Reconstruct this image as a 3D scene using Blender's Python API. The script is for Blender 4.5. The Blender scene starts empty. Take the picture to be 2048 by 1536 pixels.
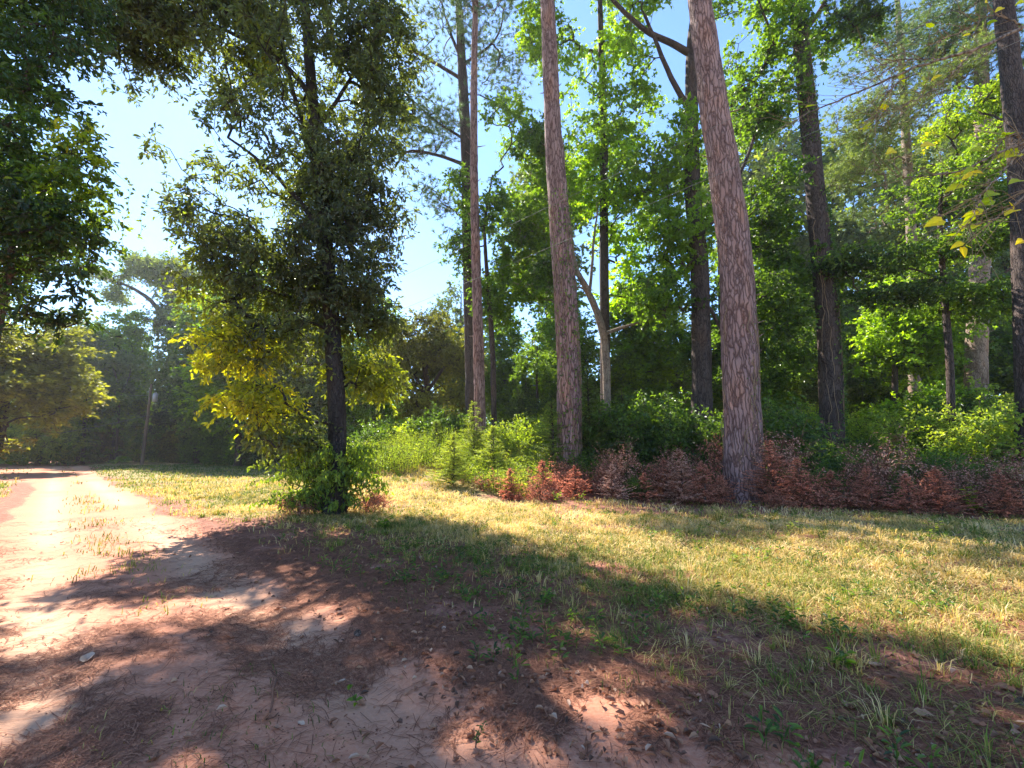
import bpy, math, random
import numpy as np
from mathutils import Vector, Matrix

# ------------------------------------------------------------------ camera, sky, sun, exposure
SC = bpy.context.scene
COL = SC.collection
R = math.radians
F = 900.0                      # focal length in photo pixels (2048 wide)
PITCH = math.atan(137 / F)
CAMZ = 1.6
cam_d = bpy.data.cameras.new('camera')
cam_d.sensor_width = 36
cam_d.lens = 36 * F / 2048
cam_d.clip_start = 0.05
cam_d.clip_end = 3000
cam = bpy.data.objects.new('camera', cam_d)
cam.location = (0, 0, CAMZ)
cam.rotation_euler = (R(90) + PITCH, 0, 0)
COL.objects.link(cam)
SC.camera = cam

SUN_AZ, SUN_EL = R(-35), R(50)
world = bpy.data.worlds.new('World')
SC.world = world
world.use_nodes = True
wn = world.node_tree
for n in list(wn.nodes):
    wn.nodes.remove(n)
sky = wn.nodes.new('ShaderNodeTexSky')
sky.sky_type = 'NISHITA'
sky.sun_disc = False
sky.sun_elevation = SUN_EL
sky.sun_rotation = SUN_AZ
sky.air_density = 1.0
sky.dust_density = 0.1
sky.ozone_density = 1.5
bg = wn.nodes.new('ShaderNodeBackground')
bg.inputs['Strength'].default_value = 0.11
wo = wn.nodes.new('ShaderNodeOutputWorld')
tintn = wn.nodes.new('ShaderNodeMix'); tintn.data_type = 'RGBA'; tintn.blend_type = 'MULTIPLY'; tintn.inputs[0].default_value = 1
tintn.inputs[7].default_value = (.80, .94, 1.10, 1)
wn.links.new(sky.outputs[0], tintn.inputs[6]); wn.links.new(tintn.outputs[2], bg.inputs[0])
wn.links.new(bg.outputs[0], wo.inputs[0])

sd = bpy.data.lights.new('sun', 'SUN')
sd.energy = 5.0
sd.angle = R(0.55)
sd.color = (1.0, 0.94, 0.84)
sun = bpy.data.objects.new('sun', sd)
S = Vector((math.sin(SUN_AZ) * math.cos(SUN_EL), math.cos(SUN_AZ) * math.cos(SUN_EL), math.sin(SUN_EL)))
sun.rotation_euler = S.to_track_quat('Z', 'Y').to_euler()
sun.location = (-20, 30, 60)
COL.objects.link(sun)

SC.view_settings.view_transform = 'Standard'
SC.view_settings.look = 'None'
SC.view_settings.exposure = 1.65
SC.view_settings.gamma = 1.0
SC.render.engine = 'CYCLES'
SC.cycles.max_bounces = 6
SC.cycles.diffuse_bounces = 4
SC.cycles.glossy_bounces = 2
SC.cycles.transmission_bounces = 4
SC.cycles.transparent_max_bounces = 4
SC.cycles.volume_bounces = 1
SC.cycles.sample_clamp_indirect = 6
SC.cycles.use_denoising = True

# ------------------------------------------------------------------ helpers
def rs(seed):
    return np.random.default_rng(seed)

def vn3(p, seed=0.0):
    p = np.asarray(p, dtype=np.float64)
    i = np.floor(p); f = p - i
    f = f * f * (3 - 2 * f)
    out = 0
    for a in (0, 1):
        wa = f[..., 0] if a else 1 - f[..., 0]
        for b in (0, 1):
            wb = f[..., 1] if b else 1 - f[..., 1]
            for c in (0, 1):
                wc = f[..., 2] if c else 1 - f[..., 2]
                h = np.sin((i[..., 0] + a) * 127.1 + (i[..., 1] + b) * 311.7 + (i[..., 2] + c) * 74.7 + seed * 17.3) * 43758.5453
                out = out + wa * wb * wc * (h - np.floor(h))
    return out

def vn2(x, y, sc, seed=0.0):
    x = np.asarray(x, float); y = np.asarray(y, float)
    return vn3(np.stack([x * sc, y * sc, np.zeros_like(x) + seed * 3.7], -1), seed)

def sstep(a, b, x):
    t = np.clip((np.asarray(x, float) - a) / (b - a), 0, 1)
    return t * t * (3 - 2 * t)

def road_s(x, y):
    """distance across the track, metres; track is 0..2.9, bending left far away"""
    bend = 0.010 * np.clip(-np.asarray(x, float) - 24, 0, 60) ** 2
    return (np.asarray(x, float) + y + 0.95 + bend * 0 - 0.0) / 1.4142

def gz(x, y):
    x = np.asarray(x, float); y = np.asarray(y, float)
    z = 1.15 * sstep(13.5, 24, y) * sstep(-12, -3, x)
    z = z + 0.35 * sstep(25, 60, y) * (1 - sstep(-12, -3, x))
    s = road_s(x, y)
    on = sstep(-0.5, 0.4, s) * (1 - sstep(2.6, 3.5, s))
    z = z - 0.05 * on
    rut = np.exp(-((s - 0.75) / 0.28) ** 2) + np.exp(-((s - 2.3) / 0.28) ** 2)
    z = z - 0.035 * rut
    z = z + (vn2(x, y, 0.35, 1) - 0.5) * 0.16 * sstep(3, 9, np.hypot(x, y)) + (vn2(x, y, 1.7, 2) - 0.5) * 0.03 + (vn2(x, y, 6, 3) - 0.5) * 0.014
    return z

cp, sp = math.cos(PITCH), math.sin(PITCH)
def PX(px, py, d):
    u = (px - 1024) / F; v = (768 - py) / F
    k = d / (cp - v * sp)
    return np.array([u * k, d, CAMZ + (sp + v * cp) * k])

def GP(px, d):
    x = (px - 1024) / F * d / cp
    x = (px - 1024) / F * (d * cp - 1.2 * sp)
    return np.array([x, d, float(gz(x, d))])

def GPY(px, py):
    """ground point under a pixel below the horizon (near ground)"""
    v = (768 - py) / F; u = (px - 1024) / F
    k = -CAMZ / (sp + v * cp)
    for _ in range(3):
        x, y = u * k, (cp - v * sp) * k
        k = (float(gz(x, y)) - CAMZ) / (sp + v * cp)
    return np.array([u * k, (cp - v * sp) * k, float(gz(u * k, (cp - v * sp) * k))])

class Acc:
    def __init__(self):
        self.v = []; self.t = []; self.q = []; self.tr = []; self.qm = []; self.tm = []; self.n = 0
    def add(self, V, quads=None, tris=None, tint=0.5, mat=0):
        V = np.asarray(V, np.float32).reshape(-1, 3)
        self.v.append(V)
        t = np.broadcast_to(np.asarray(tint, np.float32), (len(V),))
        self.t.append(t)
        if quads is not None and len(quads):
            Q = np.asarray(quads, np.int64).reshape(-1, 4) + self.n
            self.q.append(Q); self.qm.append(np.full(len(Q), mat))
        if tris is not None and len(tris):
            T = np.asarray(tris, np.int64).reshape(-1, 3) + self.n
            self.tr.append(T); self.tm.append(np.full(len(T), mat))
        self.n += len(V)
    def tubes(self, P, Rr, sides=4, tint=0.5, mat=0):
        P = np.asarray(P, float); T, N, _ = P.shape
        if T == 0: return
        Rr = np.broadcast_to(Rr, (T, N))
        tan = np.gradient(P, axis=1)
        tan /= np.linalg.norm(tan, axis=2, keepdims=True) + 1e-9
        mean = tan.mean(1)
        ref = np.where((np.abs(mean[:, 2:3]) > 0.8), np.array([[1., 0, 0]]), np.array([[0, 0, 1.]]))[:, None, :]
        a = np.cross(tan, np.broadcast_to(ref, tan.shape)); a /= np.linalg.norm(a, axis=2, keepdims=True) + 1e-9
        b = np.cross(tan, a)
        ang = np.arange(sides) * 2 * math.pi / sides
        V = P[:, :, None, :] + Rr[:, :, None, None] * (np.cos(ang)[None, None, :, None] * a[:, :, None, :] + np.sin(ang)[None, None, :, None] * b[:, :, None, :])
        idx = np.arange(T * N * sides).reshape(T, N, sides)
        i0 = idx[:, :-1]; i1 = idx[:, 1:]
        Q = np.stack([i0, np.roll(i0, -1, 2), np.roll(i1, -1, 2), i1], -1).reshape(-1, 4)
        tt = np.broadcast_to(np.asarray(tint, float).reshape(-1, 1), (T, N * sides)).reshape(-1) if np.ndim(tint) else tint
        self.add(V.reshape(-1, 3), Q, None, tt, mat)
    def leaves(self, C, D, Nn, L, W, tint, kind='oval', mat=0, fold=0.25):
        n = len(C)
        if n == 0: return
        D = D / (np.linalg.norm(D, axis=1, keepdims=True) + 1e-9)
        X = np.cross(D, Nn); X /= np.linalg.norm(X, axis=1, keepdims=True) + 1e-9
        Z = np.cross(X, D)
        L = np.broadcast_to(L, (n,))[:, None]; W = np.broadcast_to(W, (n,))[:, None]
        def pt(a, b, c): return C + D * L * a + X * W * b + Z * W * c
        if kind == 'diamond':
            V = np.stack([pt(0, 0, 0), pt(.45, .5, fold), pt(1, 0, -.1), pt(.45, -.5, fold)], 1)
            k = np.arange(n)[:, None] * 4
            Q = k + np.array([[0, 1, 2, 3]])
            m = 4
        elif kind == 'star':
            V = np.stack([pt(0, 0, 0), pt(.2, .55, fold), pt(.55, .28, 0), pt(1, 0, -.15), pt(.55, -.28, 0), pt(.2, -.55, fold)], 1)
            k = np.arange(n)[:, None] * 6
            Q = np.concatenate([k + np.array([[0, 1, 2, 3]]), k + np.array([[0, 3, 4, 5]])])
            m = 6
        elif kind == 'heart':
            V = np.stack([pt(0, 0, 0), pt(-.06, .26, fold * .5), pt(.24, .5, fold), pt(.66, .3, fold * .6), pt(1, 0, -.2), pt(.66, -.3, fold * .6), pt(.24, -.5, fold), pt(-.06, -.26, fold * .5)], 1)
            k = np.arange(n)[:, None] * 8
            Q = np.concatenate([k + np.array([[0, 1, 2, 3]]), k + np.array([[0, 3, 4, 5]]), k + np.array([[0, 5, 6, 7]])])
            m = 8
        else:
            V = np.stack([pt(0, 0, 0), pt(.28, .42, fold), pt(.68, .4, fold), pt(1, 0, -.25), pt(.68, -.4, fold), pt(.28, -.42, fold)], 1)
            k = np.arange(n)[:, None] * 6
            Q = np.concatenate([k + np.array([[0, 1, 2, 3]]), k + np.array([[0, 3, 4, 5]])])
            m = 6
        self.add(V.reshape(-1, 3), Q, None, np.repeat(tint, m) if np.ndim(tint) else tint, mat)
    def blades(self, P, H, W, Dn, bend, tint, mat=0):
        """grass blades: quad + tip"""
        n = len(P)
        if n == 0: return
        H = np.broadcast_to(H, (n,))[:, None]; W = np.broadcast_to(W, (n,))[:, None]; bend = np.broadcast_to(bend, (n,))[:, None]
        side = np.stack([-Dn[:, 1], Dn[:, 0], np.zeros(n)], 1)
        Dz = np.stack([Dn[:, 0], Dn[:, 1], np.zeros(n)], 1)
        up = np.array([[0, 0, 1.]])
        m = P + up * H * .55 * (1 - .35 * bend) + Dz * H * .3 * bend
        t = P + up * H * (1 - .75 * bend) + Dz * H * (.25 + .75 * bend)
        V = np.stack([P - side * W * .5, P + side * W * .5, m + side * W * .42, m - side * W * .42, t], 1)
        k = np.arange(n)[:, None] * 5
        self.add(V.reshape(-1, 3), k + np.array([[0, 1, 2, 3]]), k + np.array([[3, 2, 4]]), np.repeat(tint, 5) if np.ndim(tint) else tint, mat)
    def needles(self, C, D, n, L, W, tint, spread=0.8, g=None, mat=0):
        """tufts of n needles round direction D"""
        T = len(C)
        if T == 0: return
        D = D / (np.linalg.norm(D, axis=1, keepdims=True) + 1e-9)
        C2 = np.repeat(C, n, 0); D2 = np.repeat(D, n, 0)
        d = D2 * (1 - .35 * g.random((T * n, 1))) + g.normal(0, spread, (T * n, 3)); d /= np.linalg.norm(d, axis=1, keepdims=True)
        x = np.cross(d, g.normal(0, 1, (T * n, 3))); x /= np.linalg.norm(x, axis=1, keepdims=True)
        C2 = C2 + D2 * g.uniform(-.25, .1, (T * n, 1)) * L
        l = L * g.uniform(.7, 1.1, (T * n, 1))
        V = np.stack([C2 - x * W * .5, C2 + x * W * .5, C2 + d * l], 1)
        k = np.arange(T * n)[:, None] * 3
        self.add(V.reshape(-1, 3), None, k + np.array([[0, 1, 2]]), np.repeat(np.repeat(tint, n), 3) if np.ndim(tint) else tint, mat)
    def mesh(self, name, mats, smooth=False):
        V = np.concatenate(self.v); T = np.concatenate(self.t)
        Q = np.concatenate(self.q) if self.q else np.zeros((0, 4), int)
        Tr = np.concatenate(self.tr) if self.tr else np.zeros((0, 3), int)
        me = bpy.data.meshes.new(name)
        me.vertices.add(len(V)); me.vertices.foreach_set('co', V.ravel())
        nl = Q.size + Tr.size
        me.loops.add(nl)
        me.loops.foreach_set('vertex_index', np.concatenate([Q.ravel(), Tr.ravel()]).astype(np.int32))
        me.polygons.add(len(Q) + len(Tr))
        st = np.concatenate([np.arange(len(Q)) * 4, Q.size + np.arange(len(Tr)) * 3]).astype(np.int32)
        me.polygons.foreach_set('loop_start', st)
        mi = np.concatenate((self.qm + self.tm) or [np.zeros(0)]).astype(np.int32)
        me.polygons.foreach_set('material_index', mi)
        me.polygons.foreach_set('use_smooth', np.full(len(mi), smooth))
        at = me.attributes.new('tint', 'FLOAT', 'POINT')
        at.data.foreach_set('value', T.astype(np.float32))
        for m in (mats if isinstance(mats, (list, tuple)) else [mats]): me.materials.append(m)
        me.update(calc_edges=True)
        return me
    def build(self, name, mats, parent=None, smooth=False, shift=None):
        if self.n == 0: return None
        if shift is not None:
            self.v = [np.concatenate(self.v) - np.asarray(shift, np.float32)]
            self.t = [np.concatenate(self.t)]
        o = bpy.data.objects.new(name, self.mesh(name, mats, smooth))
        COL.objects.link(o)
        o.parent = parent
        return o

def tag(o, label=None, cat=None, group=None, kind=None):
    if label: o['label'] = label
    if cat: o['category'] = cat
    if group: o['group'] = group
    if kind: o['kind'] = kind
    return o

def empty(name, loc, rz=0, label=None, cat=None, group=None):
    o = bpy.data.objects.new(name, None)
    o.empty_display_size = .2
    COL.objects.link(o)
    o.location = loc; o.rotation_euler = (0, 0, rz)
    return tag(o, label, cat, group)

def copy_tree(o, loc, rz, scale, label, cat=None, group=None):
    c = o.copy(); COL.objects.link(c)
    c.location = loc; c.rotation_euler = (0, 0, rz); c.scale = scale
    c['label'] = label
    if cat: c['category'] = cat
    if group: c['group'] = group
    elif 'group' in c: del c['group']
    for ch in list(o.children):
        d = ch.copy(); COL.objects.link(d); d.parent = c
        for g in list(ch.children):
            e = g.copy(); COL.objects.link(e); e.parent = d
    return c

# ------------------------------------------------------------------ materials
def newmat(name):
    m = bpy.data.materials.new(name); m.use_nodes = True
    nt = m.node_tree
    for n in list(nt.nodes): nt.nodes.remove(n)
    return m, nt, nt.nodes.new('ShaderNodeOutputMaterial')

def ramp(nt, stops, fac):
    r = nt.nodes.new('ShaderNodeValToRGB')
    el = r.color_ramp.elements
    while len(el) > 1: el.remove(el[-1])
    el[0].position = stops[0][0]; el[0].color = (*stops[0][1], 1)
    for p, c in stops[1:]:
        e = el.new(p); e.color = (*c, 1)
    nt.links.new(fac, r.inputs[0])
    return r.outputs[0]

def tint_out(nt):
    a = nt.nodes.new('ShaderNodeAttribute'); a.attribute_name = 'tint'
    return a.outputs['Fac']

def leaf_mat(name, stops, trans=0.4, rough=0.4, tsat=1.35, spec=0.5, tm=(2.1, 2.1, .45)):
    m, nt, out = newmat(name)
    c = ramp(nt, stops, tint_out(nt))
    p = nt.nodes.new('ShaderNodeBsdfPrincipled')
    nt.links.new(c, p.inputs['Base Color']); p.inputs['Roughness'].default_value = rough
    p.inputs['Specular IOR Level'].default_value = spec
    t = nt.nodes.new('ShaderNodeBsdfTranslucent')
    mm = nt.nodes.new('ShaderNodeMix'); mm.data_type = 'RGBA'; mm.blend_type = 'MULTIPLY'; mm.inputs[0].default_value = 1
    nt.links.new(c, mm.inputs[6]); mm.inputs[7].default_value = (*tm, 1)
    nt.links.new(mm.outputs[2], t.inputs['Color'])
    x = nt.nodes.new('ShaderNodeMixShader'); x.inputs[0].default_value = trans
    nt.links.new(p.outputs[0], x.inputs[1]); nt.links.new(t.outputs[0], x.inputs[2])
    nt.links.new(x.outputs[0], out.inputs[0])
    return m

def flat_mat(name, stops, rough=0.8, spec=0.2):
    m, nt, out = newmat(name)
    c = ramp(nt, stops, tint_out(nt))
    p = nt.nodes.new('ShaderNodeBsdfPrincipled')
    nt.links.new(c, p.inputs['Base Color']); p.inputs['Roughness'].default_value = rough
    p.inputs['Specular IOR Level'].default_value = spec
    nt.links.new(p.outputs[0], out.inputs[0])
    return m

def bark_mat(name, plate, crack, scale=(11, 11, 2.6), alt=None, bump=0.9, width=0.09):
    m, nt, out = newmat(name)
    N = nt.nodes; Lk = nt.links
    tc = N.new('ShaderNodeTexCoord')
    nz = N.new('ShaderNodeTexNoise'); nz.inputs['Scale'].default_value = 3.0; nz.inputs['Detail'].default_value = 5
    Lk.new(tc.outputs['Object'], nz.inputs['Vector'])
    mp = N.new('ShaderNodeMapping'); mp.inputs['Scale'].default_value = scale
    ad = N.new('ShaderNodeVectorMath'); ad.operation = 'MULTIPLY_ADD'
    ad.inputs[1].default_value = (.20, .20, .30)
    Lk.new(nz.outputs['Color'], ad.inputs[0]); Lk.new(tc.outputs['Object'], ad.inputs[2])
    Lk.new(ad.outputs[0], mp.inputs['Vector'])
    vo = N.new('ShaderNodeTexVoronoi'); vo.feature = 'DISTANCE_TO_EDGE'; vo.inputs['Scale'].default_value = 1.0
    Lk.new(mp.outputs[0], vo.inputs['Vector'])
    vc = N.new('ShaderNodeTexVoronoi'); vc.inputs['Scale'].default_value = 1.0
    Lk.new(mp.outputs[0], vc.inputs['Vector'])
    cr = N.new('ShaderNodeMapRange'); cr.inputs[1].default_value = -.02
    wn_ = N.new('ShaderNodeMath'); wn_.operation = 'MULTIPLY'; wn_.inputs[1].default_value = width * 2.6; Lk.new(nz.outputs['Fac'], wn_.inputs[0]); Lk.new(wn_.outputs[0], cr.inputs[2])
    Lk.new(vo.outputs['Distance'], cr.inputs[0])
    fine = N.new('ShaderNodeTexNoise'); fine.inputs['Scale'].default_value = 34; fine.inputs['Detail'].default_value = 6; fine.inputs['Roughness'].default_value = .7
    mp2 = N.new('ShaderNodeMapping'); mp2.inputs['Scale'].default_value = (1, 1, .3)
    Lk.new(tc.outputs['Object'], mp2.inputs['Vector']); Lk.new(mp2.outputs[0], fine.inputs['Vector'])
    sep = N.new('ShaderNodeSeparateColor'); Lk.new(vc.outputs['Color'], sep.inputs[0])
    mix0 = N.new('ShaderNodeMix'); mix0.data_type = 'RGBA'
    mix0.inputs[6].default_value = (*plate, 1); mix0.inputs[7].default_value = (*(alt or tuple(a * .6 for a in plate)), 1)
    mth = N.new('ShaderNodeMath'); mth.operation = 'MULTIPLY_ADD'; mth.inputs[1].default_value = .45
    Lk.new(sep.outputs[0], mth.inputs[0])
    sub = N.new('ShaderNodeMath'); sub.operation = 'MULTIPLY_ADD'; sub.inputs[1].default_value = 1.2; sub.inputs[2].default_value = -.42
    Lk.new(fine.outputs['Fac'], sub.inputs[0]); Lk.new(sub.outputs[0], mth.inputs[2])
    Lk.new(mth.outputs[0], mix0.inputs[0])
    mix1 = N.new('ShaderNodeMix'); mix1.data_type = 'RGBA'
    mix1.inputs[6].default_value = (*crack, 1)
    Lk.new(cr.outputs[0], mix1.inputs[0]); Lk.new(mix0.outputs[2], mix1.inputs[7])
    st = N.new('ShaderNodeTexNoise'); st.inputs['Scale'].default_value = 1.1; st.inputs['Detail'].default_value = 4
    mp3 = N.new('ShaderNodeMapping'); mp3.inputs['Scale'].default_value = (2.2, 2.2, .5)
    Lk.new(tc.outputs['Object'], mp3.inputs['Vector']); Lk.new(mp3.outputs[0], st.inputs['Vector'])
    sr = ramp(nt, [(.3, (.62, .55, .52)), (.5, (1, 1, 1)), (.7, (1.15, .98, .82))], st.outputs['Fac'])
    mix2 = N.new('ShaderNodeMix'); mix2.data_type = 'RGBA'; mix2.blend_type = 'MULTIPLY'; mix2.inputs[0].default_value = 1
    Lk.new(mix1.outputs[2], mix2.inputs[6]); Lk.new(sr, mix2.inputs[7])
    p = N.new('ShaderNodeBsdfPrincipled'); p.inputs['Roughness'].default_value = .85; p.inputs['Specular IOR Level'].default_value = .2
    Lk.new(mix2.outputs[2], p.inputs['Base Color'])
    hm = N.new('ShaderNodeMath'); hm.operation = 'MULTIPLY_ADD'; hm.inputs[1].default_value = .35
    Lk.new(fine.outputs['Fac'], hm.inputs[0]); Lk.new(cr.outputs[0], hm.inputs[2])
    bp = N.new('ShaderNodeBump'); bp.inputs['Strength'].default_value = bump; bp.inputs['Distance'].default_value = .035
    Lk.new(hm.outputs[0], bp.inputs['Height']); Lk.new(bp.outputs[0], p.inputs['Normal'])
    Lk.new(p.outputs[0], out.inputs[0])
    return m

GREEN = [(0, (.034, .06, .025)), (.35, (.10, .17, .035)), (.6, (.19, .28, .035)), (.85, (.28, .34, .025)), (1, (.5, .42, .03))]
HICK = [(0, (.06, .07, .06)), (.35, (.11, .135, .07)), (.6, (.18, .21, .03)), (.8, (.36, .37, .025)), (1, (.52, .42, .028))]
SWEET = [(0, (.042, .075, .028)), (.4, (.12, .2, .03)), (.7, (.19, .29, .026)), (1, (.34, .5, .03))]
M = {}
M['leaf_hickory'] = leaf_mat('leaf_hickory', HICK, .48)
M['leaf_green'] = leaf_mat('leaf_green', GREEN, .48)
M['leaf_shade'] = leaf_mat('leaf_shade', [(0, (.022, .04, .018)), (.35, (.055, .10, .024)), (.6, (.13, .2, .025)), (.85, (.34, .4, .025)), (1, (.55, .48, .03))], .4)  # darker copy of leaf_green, shade of the left trees put into the colour
M['leaf_sweet'] = leaf_mat('leaf_sweet', SWEET, .6)
M['leaf_pale'] = leaf_mat('leaf_pale', [(0, (.045, .065, .035)), (.5, (.15, .2, .08)), (1, (.36, .4, .10))], .35, .6)
M['leaf_rust'] = leaf_mat('leaf_rust', [(0, (.07, .07, .03)), (.5, (.24, .25, .05)), (1, (.5, .46, .06))], .38, .6)
M['leaf_weed'] = leaf_mat('leaf_weed', [(0, (.07, .12, .025)), (.5, (.24, .32, .045)), (1, (.58, .56, .12))], .45, .55)
M['leaf_dead'] = leaf_mat('leaf_dead', [(0, (.12, .05, .035)), (.5, (.56, .27, .19)), (1, (.8, .5, .37))], .45, .9, spec=.1, tm=(1.7, 1.15, .9))
M['leaf_yellow'] = leaf_mat('leaf_yellow', [(0, (.24, .34, .015)), (.5, (.56, .56, .015)), (1, (.72, .54, .02))], .5, .5)
M['pine_needle'] = leaf_mat('pine_needle', [(0, (.045, .085, .06)), (.5, (.10, .16, .085)), (1, (.28, .33, .10))], .3, .5)
M['cedar'] = leaf_mat('cedar', [(0, (.06, .09, .03)), (.5, (.17, .23, .05)), (1, (.42, .46, .08))], .3, .6)
M['grass'] = leaf_mat('grass', [(0, (.05, .09, .018)), (.28, (.19, .25, .045)), (.45, (.38, .29, .10)), (.7, (.66, .50, .23)), (1, (.82, .66, .42))], .35, .7, spec=.2, tm=(1.7, 1.55, .7))
M['litter'] = flat_mat('litter', [(0, (.07, .028, .018)), (.5, (.28, .11, .062)), (1, (.5, .24, .14))], .85)
M['leaf_fallen'] = leaf_mat('leaf_fallen', [(0, (.10, .05, .03)), (.5, (.34, .15, .08)), (.8, (.5, .3, .18)), (1, (.62, .56, .5))], .15, .7, tm=(1.5, 1.1, .8))
M['bark_pine'] = bark_mat('bark_pine', (.38, .25, .235), (.09, .045, .04), (9.5, 9.5, 1.35), (.25, .14, .125), 1.0, .13)
M['bark_dark'] = bark_mat('bark_dark', (.115, .085, .075), (.03, .02, .018), (15, 15, 2.6), (.07, .05, .045), 1.0)
M['bark_hickory'] = bark_mat('bark_hickory', (.075, .062, .058), (.02, .015, .014), (26, 26, 4), (.045, .036, .034), .8)
M['bark_pale'] = bark_mat('bark_pale', (.36, .28, .22), (.11, .075, .06), (14, 14, 3.5), (.23, .165, .125), .8)
M['twig'] = flat_mat('twig', [(0, (.035, .026, .022)), (.5, (.07, .05, .04)), (1, (.3, .2, .12))])
M['deadtwig'] = flat_mat('deadtwig', [(0, (.08, .035, .022)), (.5, (.2, .09, .055)), (1, (.45, .28, .2))])
M['wire'] = flat_mat('wire', [(0, (.16, .155, .15)), (1, (.19, .18, .17))], .7, .2)
M['pole_wood'] = bark_mat('pole_wood', (.2, .15, .12), (.1, .07, .05), (60, 60, 2), None, .4)
M['can_grey'] = flat_mat('can_grey', [(0, (.42, .44, .46)), (1, (.45, .47, .5))], .45, .5)
M['cone'] = flat_mat('cone', [(0, (.06, .035, .03)), (1, (.3, .22, .18))])

def ground_mat():
    m, nt, out = newmat('ground')
    N = nt.nodes; Lk = nt.links
    geo = N.new('ShaderNodeNewGeometry')
    def noise(scale, det=5, rough=.6):
        n = N.new('ShaderNodeTexNoise'); n.inputs['Scale'].default_value = scale; n.inputs['Detail'].default_value = det; n.inputs['Roughness'].default_value = rough
        Lk.new(geo.outputs['Position'], n.inputs['Vector']); return n.outputs['Fac']
    def attr(nm):
        a = N.new('ShaderNodeAttribute'); a.attribute_name = nm; return a.outputs['Fac']
    def mix(f, a, b):
        x = N.new('ShaderNodeMix'); x.data_type = 'RGBA'
        Lk.new(f, x.inputs[0])
        for s, v in ((6, a), (7, b)):
            if isinstance(v, tuple): x.inputs[s].default_value = (*v, 1)
            else: Lk.new(v, x.inputs[s])
        return x.outputs[2]
    def mr(f, a, b):
        x = N.new('ShaderNodeMapRange'); x.inputs[1].default_value = a; x.inputs[2].default_value = b
        x.interpolation_type = 'SMOOTHSTEP'
        Lk.new(f, x.inputs[0]); return x.outputs[0]
    def math_(op, a, b):
        x = N.new('ShaderNodeMath'); x.operation = op
        for i, v in enumerate((a, b)):
            if isinstance(v, (int, float)): x.inputs[i].default_value = v
            else: Lk.new(v, x.inputs[i])
        return x.outputs[0]
    n1, n2, n3, n4 = noise(1.1), noise(6), noise(34, 6, .7), noise(140, 3)
    dirt = mix(mr(n1, .35, .65), (.50, .205, .12), (.42, .165, .095))
    dirt = mix(mr(n3, .3, .75), dirt, (.56, .27, .17))
    dirt = mix(attr('track'), dirt, (.58, .33, .21))
    dirt = mix(mr(n4, .68, .74), dirt, (.2, .1, .07))
    lit = mix(mr(n3, .4, .6), (.27, .105, .07), (.44, .21, .14))
    lit = mix(mr(n2, .35, .7), lit, (.19, .08, .055))
    gr = mix(mr(n2, .35, .65), (.36, .27, .12), (.22, .2, .07))
    gr = mix(mr(n3, .45, .7), gr, (.42, .29, .16))
    rm = math_('ADD', attr('roadm'), math_('MULTIPLY', math_('SUBTRACT', n2, .5), .9))
    rm = mr(math_('ADD', rm, math_('MULTIPLY', math_('SUBTRACT', n3, .5), .6)), .4, .62)
    gm = math_('ADD', attr('grassm'), math_('MULTIPLY', math_('SUBTRACT', n2, .5), .7))
    gm = mr(gm, .35, .65)
    c = mix(gm, lit, gr)
    c = mix(rm, c, dirt)
    p = N.new('ShaderNodeBsdfPrincipled'); p.inputs['Roughness'].default_value = .92; p.inputs['Specular IOR Level'].default_value = .12
    Lk.new(c, p.inputs['Base Color'])
    h = math_('ADD', math_('MULTIPLY', n3, .5), math_('ADD', math_('MULTIPLY', n2, .9), math_('MULTIPLY', n4, .12)))
    bp = N.new('ShaderNodeBump'); bp.inputs['Strength'].default_value = .8; bp.inputs['Distance'].default_value = .03
    Lk.new(h, bp.inputs['Height']); Lk.new(bp.outputs[0], p.inputs['Normal'])
    Lk.new(p.outputs[0], out.inputs[0])
    return m
M['ground'] = ground_mat()

# ------------------------------------------------------------------ ground and track
def road_mask(x, y):
    s = road_s(x, y) + (vn2(x, y, .8, 11) - .5) * .55
    w_ = .55 * (1 - sstep(3.5, 7, y))
    m = sstep(-.35, .35, s) * (1 - sstep(2.6 + w_, 3.3 + w_, s))
    r = np.hypot(x, y)
    # far end: the track swings left and widens
    far = sstep(30, 42, r)
    s2 = (x + y + 4.0 + 3.2) / 1.414
    m2 = sstep(-3, -1, s2) * (1 - sstep(4.2, 5.2, s2))
    return m * (1 - far) + np.maximum(m, m2 * .9) * far

def grass_mask(x, y):
    s = road_s(x, y)
    g = sstep(4.9, 7.3, s + 3.0 * sstep(9, 12.5, y) + (vn2(x, y, .6, 12) - .5) * 2.4)
    # pinkish needle litter in front of the brush at the right
    g = g * (.45 + .55 * sstep(.3, .5, vn2(x, y, 1.5, 14)))
    g = g * (1 - .85 * sstep(10.5, 12.5, y) * sstep(-.5, 2, x) * (1 - sstep(16, 18, y)))
    g = np.where(s < -.4, sstep(.2, 1.2, -s) * .8, g)
    return g

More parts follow.
